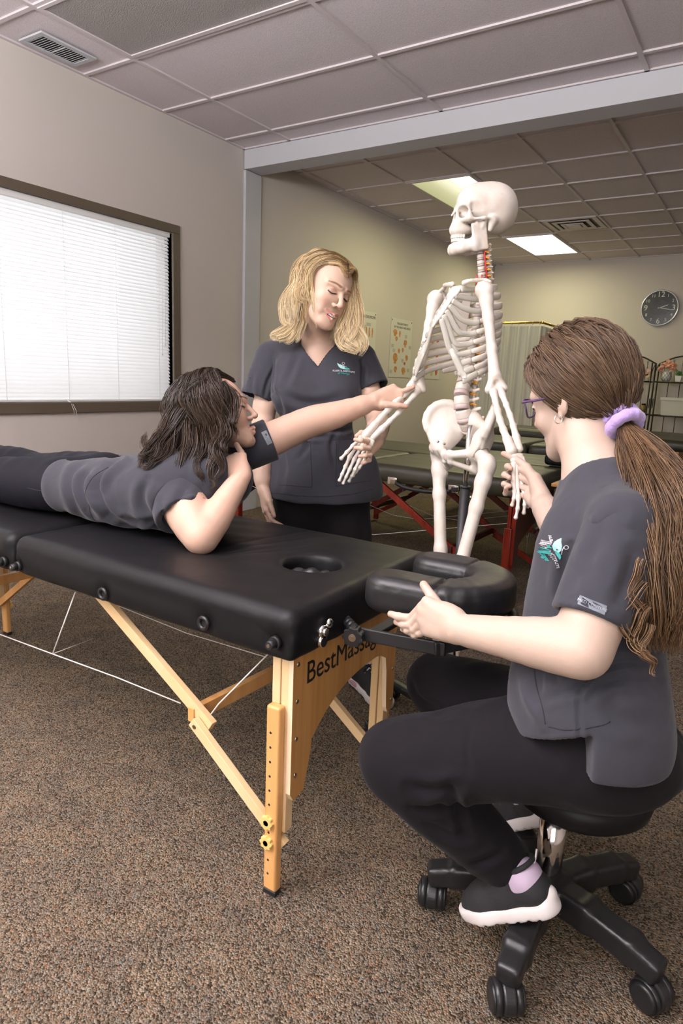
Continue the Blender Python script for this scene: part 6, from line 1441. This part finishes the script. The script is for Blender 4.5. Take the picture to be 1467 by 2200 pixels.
def head_chart(t, y, z, w, h):
    for k, (u, v, a, c) in enumerate(((.20, .76, .075, .075), (.42, .75, .035, .07), (.27, .66, .05, .05), (.70, .60, .065, .085), (.60, .48, .04, .05), (.42, .46, .045, .055), (.26, .33, .085, .12), (.30, .14, .06, .07), (.80, .35, .055, .07), (.72, .25, .04, .035), (.68, .12, .075, .085))): blob(t, y+u*w, z+v*h, a*w*1.35, c*h*.72, ORG if k not in (8, 9) else RED if k == 9 else ORG, 'head_drawing', k)
    for (u, v) in ((.66, .74), (.05, .56), (.88, .56), (.12, .48), (.55, .32), (.03, .12), (.86, .16)): lines(t, y+u*w, z+v*h, .12*w, .06*h, 6)
def spine_chart(t, y, z, w, h):
    for k, (u, v, a, c) in enumerate(((.12, .66, .035, .10), (.30, .55, .04, .14), (.14, .30, .03, .12), (.42, .30, .03, .10), (.62, .68, .02, .10), (.74, .68, .02, .10), (.86, .68, .02, .10), (.62, .42, .02, .08), (.78, .42, .02, .08), (.80, .18, .035, .08))): blob(t, y+u*w, z+v*h, a*w*1.3, c*h*.8, GRN if k < 4 or k == 9 else ORG, 'spine_drawing', k+30)
    for (u, v) in ((.40, .78), (.60, .82), (.55, .55), (.60, .30), (.05, .15), (.5, .12)): lines(t, y+u*w, z+v*h, .2*w, .05*h, 5)
def body_chart(t, y, z, w, h):
    for k, (u, v) in enumerate(((.2, .7), (.5, .72), (.8, .7), (.2, .45), (.5, .42), (.8, .45), (.25, .18), (.55, .16), (.82, .18))): blob(t, y+u*w, z+v*h, .07*w, .11*h, [ORG, GRN, RED][k % 3] if k != 1 else ORG, 'body_drawing', k+60)
    lines(t, y+.3*w, z+.58*h, .4*w, .05*h, 5)
poster(5.84, 6.36, 1.20, 1.85, 'spinal disorders wall chart just beside the standing woman’s hair', spine_chart, ['HUMAN SPINE-DISORDERS'])
poster(6.69, 7.20, 1.19, 1.84, 'wall chart of orange head and neck drawings, in full view', head_chart, ['TRIGGER POINTS', 'OF THE HEAD AND NECK'])
poster(7.53, 8.02, 1.19, 1.845, 'wall chart seen through the skeleton’s rib cage', body_chart, ['MUSCLES'])
# curtain
CU = thing('privacy_curtain', 'sheer white curtain hanging from a brass rail in the far corner', 'curtain', (.85, 8.15, 0))
b = B(); tube(b, [(.0, 8.14, 1.90), (1.25, 8.14, 1.90)], .013, 10); tube(b, [(1.25, 8.14, 1.90), (1.25, 9.69, 1.90)], .013, 10); ball(b, (1.25, 8.14, 1.90), .018); obj('rail', b, M['brass'], CU)
cm = mat('sheer_curtain', (.58, .57, .53), .8); BS(cm).inputs['Alpha'].default_value = .90
b = B(); n = 150; rows = []
for zi in (1.86, 1.83, 1.5, 1.0, .5, .04):
    row = []
    for i in range(n):
        s_ = i/(n-1)*1.30
        if s_ < .93: x, y = .32+s_, 8.14
        else: x, y = 1.25, 8.14+(s_-.93)
        a = .022*math.sin(s_*46)+.010*math.sin(s_*101+1.3); a *= .5 if zi > 1.84 else 1
        row.append(b.verts.new((x+(a if s_ >= .93 else 0), y+(a if s_ < .93 else 0), zi)))
    rows.append(row)
for r0, r1 in zip(rows[:-1], rows[1:]):
    for i in range(n-1): b.faces.new((r0[i], r0[i+1], r1[i+1], r1[i])).smooth = True
obj('cloth', b, cm, CU)
for x in np.linspace(.36, 1.22, 11): b = B(); tube(b, [(x+.0, 8.14+.018*math.cos(t), 1.892+.024*math.sin(t)) for t in np.linspace(0, 2*PI, 13)[:-1]], .002, 5, closed=True); obj('hook', b, M['chrome'], CU)
# clock
CK = thing('wall_clock', 'round black-faced wall clock with white numerals on the back wall', 'clock', (2.277, 9.68, 2.208))
cc = Vector((2.277, 9.66, 2.208)); b = B(); cyl(b, cc+Vector((0, .03, 0)), cc, .218, .218, 64); obj('case', b, M['clockface'], CK)
b = B(); tube(b, [cc+Vector((.216*math.cos(t), -.002, .216*math.sin(t))) for t in np.linspace(0, 2*PI, 65)[:-1]], .010, 10, closed=True); obj('rim', b, M['clockrim'], CK)
DG = mat('clock_digits', (.66, .66, .64), .5)
for h in range(1, 13):
    a = R(90-30*h); big = h % 3 == 0; rr = .165 if big else .172
    obj('numeral', text_mesh(str(h), .095 if big else .052, cc+Vector((rr*math.cos(a), -.003, rr*math.sin(a))), (1, 0, 0), (0, 0, 1), .001), DG, CK)
b = B(); tube(b, [cc+Vector((.112*math.cos(t), -.003, .085*math.sin(t))) for t in np.linspace(0, 2*PI, 49)[:-1]], .0016, 5, closed=True); obj('inner_ring', b, M['grey_ink'], CK)
for ang, ln_, w in ((70, .10, .008), (100, .15, .006)):
    a = R(90-ang); d = Vector((math.cos(a), 0, math.sin(a))); b = B(); bar(b, cc+Vector((0, -.008, 0))-d*.02, cc+Vector((0, -.008, 0))+d*ln_, .002, w, up=(0, 1, 0), bev=0); obj('hand', b, DG, CK)
# folding iron shelf racks
def rack(x0, x1, y, label, zt=1.50, arch=.10, mosaic=True):
    t = thing('folding_shelf_rack', label, 'shelf rack', ((x0+x1)/2, y, 0), 'iron folding shelf racks by the back wall')
    for sy in (0, -.30):
        for x in (x0, x1): b = B(); tube(b, [(x, y+sy, 0), (x, y+sy, zt)], .009, 8); obj('post', b, M['iron'], t)
    b = B(); tube(b, catmull([(x0, y, zt), (x0+(x1-x0)*.25, y, zt+arch*.8), ((x0+x1)/2, y, zt+arch*1.05), (x0+(x1-x0)*.75, y, zt+arch*.8), (x1, y, zt)], 20), .009, 8); obj('arch', b, M['iron'], t)
    for z in (1.27, .855, .45):
        b = B()
        for sy in (0, -.30): tube(b, [(x0, y+sy, z), (x1, y+sy, z)], .008, 8)
        for k in range(12): q = x0+(x1-x0)*(k+.5)/12; tube(b, [(q, y, z), (q, y-.30, z)], .003, 6)
        for x in (x0, x1): tube(b, [(x, y, z), (x, y-.3, z)], .007, 6)
        obj('shelf', b, M['iron'], t)
    for k in range(1, 5): q = x0+(x1-x0)*k/5; b = B(); tube(b, [(q, y, .1), (q, y, 1.27)], .005, 6); obj('back_bar', b, M['iron'], t)
    for x in (x0, x1):
        b = B(); tube(b, catmull([(x, y, zt), (x, y-.12, zt-.03), (x, y-.26, zt-.12), (x, y-.30, 1.27)], 12), .006, 6); obj('side_brace', b, M['iron'], t)
        b = B(); bx(b, (x, y-.15, 1.0), (.006, .05, .12)); obj('side_ornament', b, M['iron'], t)
    if mosaic:
        r = np.random.default_rng(int(x0*100)); cols = [mat('amber_disc_%d' % i, c, .3) for i, c in enumerate(((.55, .22, .08), (.50, .33, .07), (.28, .22, .15), (.60, .30, .16)))]
        for k in range(26):
            u = r.uniform(.10, .90); q = x0+(x1-x0)*u; zm = zt+arch*1.05*math.sin(PI*u)-.03; z = r.uniform(1.31, zm); b = B(); rr = r.uniform(.014, .026); cyl(b, (q, y+.004, z), (q, y-.004, z), rr, n=16); obj('mosaic_disc', b, cols[k % 4], t)
        b = B()
        for k in range(9): u = .1+.1*k; q = x0+(x1-x0)*u; tube(b, [(q, y, 1.27), (q+.05*math.sin(k*2.1), y, zt+arch*math.sin(PI*u)*.95)], .003, 5)
        obj('mosaic_wire', b, M['iron'], t)
    return t
rack(2.385, 3.05, 9.52, 'dark iron folding rack holding the flowers and white bin, right of the pair')
rack(1.70, 2.345, 9.52, 'dark iron folding rack mostly hidden behind the seated woman’s head')
# things on the shelves
VS = thing('flower_vase', 'white vase in wire netting with peach flowers on the top shelf', 'vase', (2.50, 9.38, 1.282))
b = B(); prof = [(.028, 1.282), (.050, 1.31), (.058, 1.345), (.050, 1.38), (.040, 1.40)]; n = 24
rg2 = [[b.verts.new((2.50+r*math.cos(2*PI*i/n), 9.38+r*math.sin(2*PI*i/n), z)) for i in range(n)] for r, z in prof]
for a_, c_ in zip(rg2[:-1], rg2[1:]):
    for i in range(n): b.faces.new((a_[i], a_[(i+1) % n], c_[(i+1) % n], c_[i])).smooth = True
b.faces.new(rg2[0][::-1]); obj('pot', b, M['white'], VS)
b = B()
for sg in (-1, 1):
    for k in range(9): tube(b, [(2.50+(np.interp(z, [p[1] for p in prof], [p[0] for p in prof])+.003)*math.cos(k*.698+sg*(z-1.28)*14), 9.38+(np.interp(z, [p[1] for p in prof], [p[0] for p in prof])+.003)*math.sin(k*.698+sg*(z-1.28)*14), z) for z in np.linspace(1.284, 1.40, 9)], .0016, 5)
obj('wire_netting', b, M['iron'], VS)
PEA = mottled('peach_petals', [(.3, (.72, .28, .18)), (.6, (.80, .42, .30)), (.8, (.85, .58, .45))], 60, .7)
for k, (dx, dz) in enumerate(((-.060, .035), (-.03, .075), (.02, .095), (.045, .05), (.0, .045), (.075, .030), (-.075, .0), (.06, .085))):
    s = Shape(); r = np.random.default_rng(k); c0 = np.array((2.50+dx, 9.36, 1.42+dz))
    for q in range(9): s.ell(c0+r.normal(size=3)*.012, (.017, .017, .012), k=.004)
    obj('bloom', s.mesh(.004), PEA, VS)
PL2 = thing('potted_succulent', 'small green succulent in a square white pot beside the vase', 'plant', (2.64, 9.38, 1.282))
b = B(); bm_ = [(-.030, -.030), (.030, -.030), (.030, .030), (-.030, .030)]
lo_ = [b.verts.new((2.64+x, 9.38+y, 1.282)) for x, y in bm_]; hi_ = [b.verts.new((2.64+x*1.3, 9.38+y*1.3, 1.355)) for x, y in bm_]
for i in range(4): b.faces.new((lo_[i], lo_[(i+1) % 4], hi_[(i+1) % 4], hi_[i]))
b.faces.new(lo_[::-1]); b.faces.new(hi_); obj('pot', b, M['white'], PL2)
LF = mat('succulent_green', (.06, .20, .035), .5)
for k in range(20):
    a = k*2.4; el = R(25+60*(k/20)); d = Vector((math.cos(a)*math.cos(el), math.sin(a)*math.cos(el), math.sin(el))); s = Vector((2.64, 9.38, 1.352)); b = B(); tube(b, [s, s+d*.03, s+d*.065], [.005, .007, .001], 6); obj('leaf', b, LF, PL2)
BN = thing('storage_bin', 'white plastic bin with a rim on the middle shelf', 'storage bin', (2.68, 9.38, .864))
def bin_(x0, x1, y0, y1, z0, z1, t, m):
    b = B(); lo = [(x0+.02, y0+.01), (x1-.02, y0+.01), (x1-.02, y1-.01), (x0+.02, y1-.01)]; hi = [(x0, y0), (x1, y0), (x1, y1), (x0, y1)]
    A_ = [b.verts.new((x, y, z0)) for x, y in lo]; C_ = [b.verts.new((x, y, z1)) for x, y in hi]; D_ = [b.verts.new((x+(.006 if x < (x0+x1)/2 else -.006), y+(.006 if y < (y0+y1)/2 else -.006), z1)) for x, y in hi]; E_ = [b.verts.new((x+(.006 if x < (x0+x1)/2 else -.006), y+(.006 if y < (y0+y1)/2 else -.006), z0+.006)) for x, y in lo]
    for i in range(4): j = (i+1) % 4; b.faces.new((A_[i], A_[j], C_[j], C_[i])); b.faces.new((C_[i], C_[j], D_[j], D_[i])); b.faces.new((D_[i], D_[j], E_[j], E_[i]))
    b.faces.new(A_[::-1]); b.faces.new(E_); obj('tub', b, m, t)
    b = B()
    for (xa, xb, ya, yb) in ((x0-.008, x1+.008, y0-.008, y0+.002), (x0-.008, x1+.008, y1-.002, y1+.008), (x0-.008, x0+.002, y0, y1), (x1-.002, x1+.008, y0, y1)): bx(b, ((xa+xb)/2, (ya+yb)/2, z1-.018), (xb-xa, yb-ya, .036), bev=.002)
    obj('rim', b, m, t)
bin_(2.49, 2.90, 9.26, 9.50, .864, 1.085, BN, mat('bin_plastic', (.60, .59, .50), .45))
RB = thing('glass_jar', 'small amber jar on the shelf just right of the seated woman’s hair', 'jar', (2.28, 9.38, .864)); s = Shape(); s.ell((2.28, 9.38, .925), (.045, .045, .058), k=.01); s.half((2.28, 9.38, .868), (0, 0, -1)); obj('body', s.mesh(.005), mat('amber_glass', (.22, .15, .05), .25), RB)
b = B(); cyl(b, (2.28, 9.38, .975), (2.28, 9.38, .995), .026); obj('lid', b, M['iron'], RB)
# farthest table on the right and things under the head rests
rear_table('dark massage table at the right edge, in front of the shelf racks', 2.50, 4.30, 7.75, 8.45, .70, M['maple'], M['ply'], M['darkcable'])
# plastic drawer unit standing behind the cherry table's end
c0 = at(1228, 1058, 3.55)
DU = thing('drawer_trolley', 'white box with a wooden lid glimpsed behind the seated woman’s collar', 'box', (c0.x, c0.y, 0))
b = B(); bx(b, (c0.x+.06, c0.y, (c0.z+.02)/2), (.22, .26, c0.z+.02), bev=.006); obj('body', b, M['white'], DU)
b = B(); bx(b, (c0.x+.05, c0.y, c0.z+.048), (.25, .28, .018), bev=.003); obj('lid', b, M['maple'], DU)
b = B(); bx(b, (c0.x+.05, c0.y-.01, c0.z+.029), (.20, .22, .018)); obj('paper_stack', b, M['grey_ink'], DU)
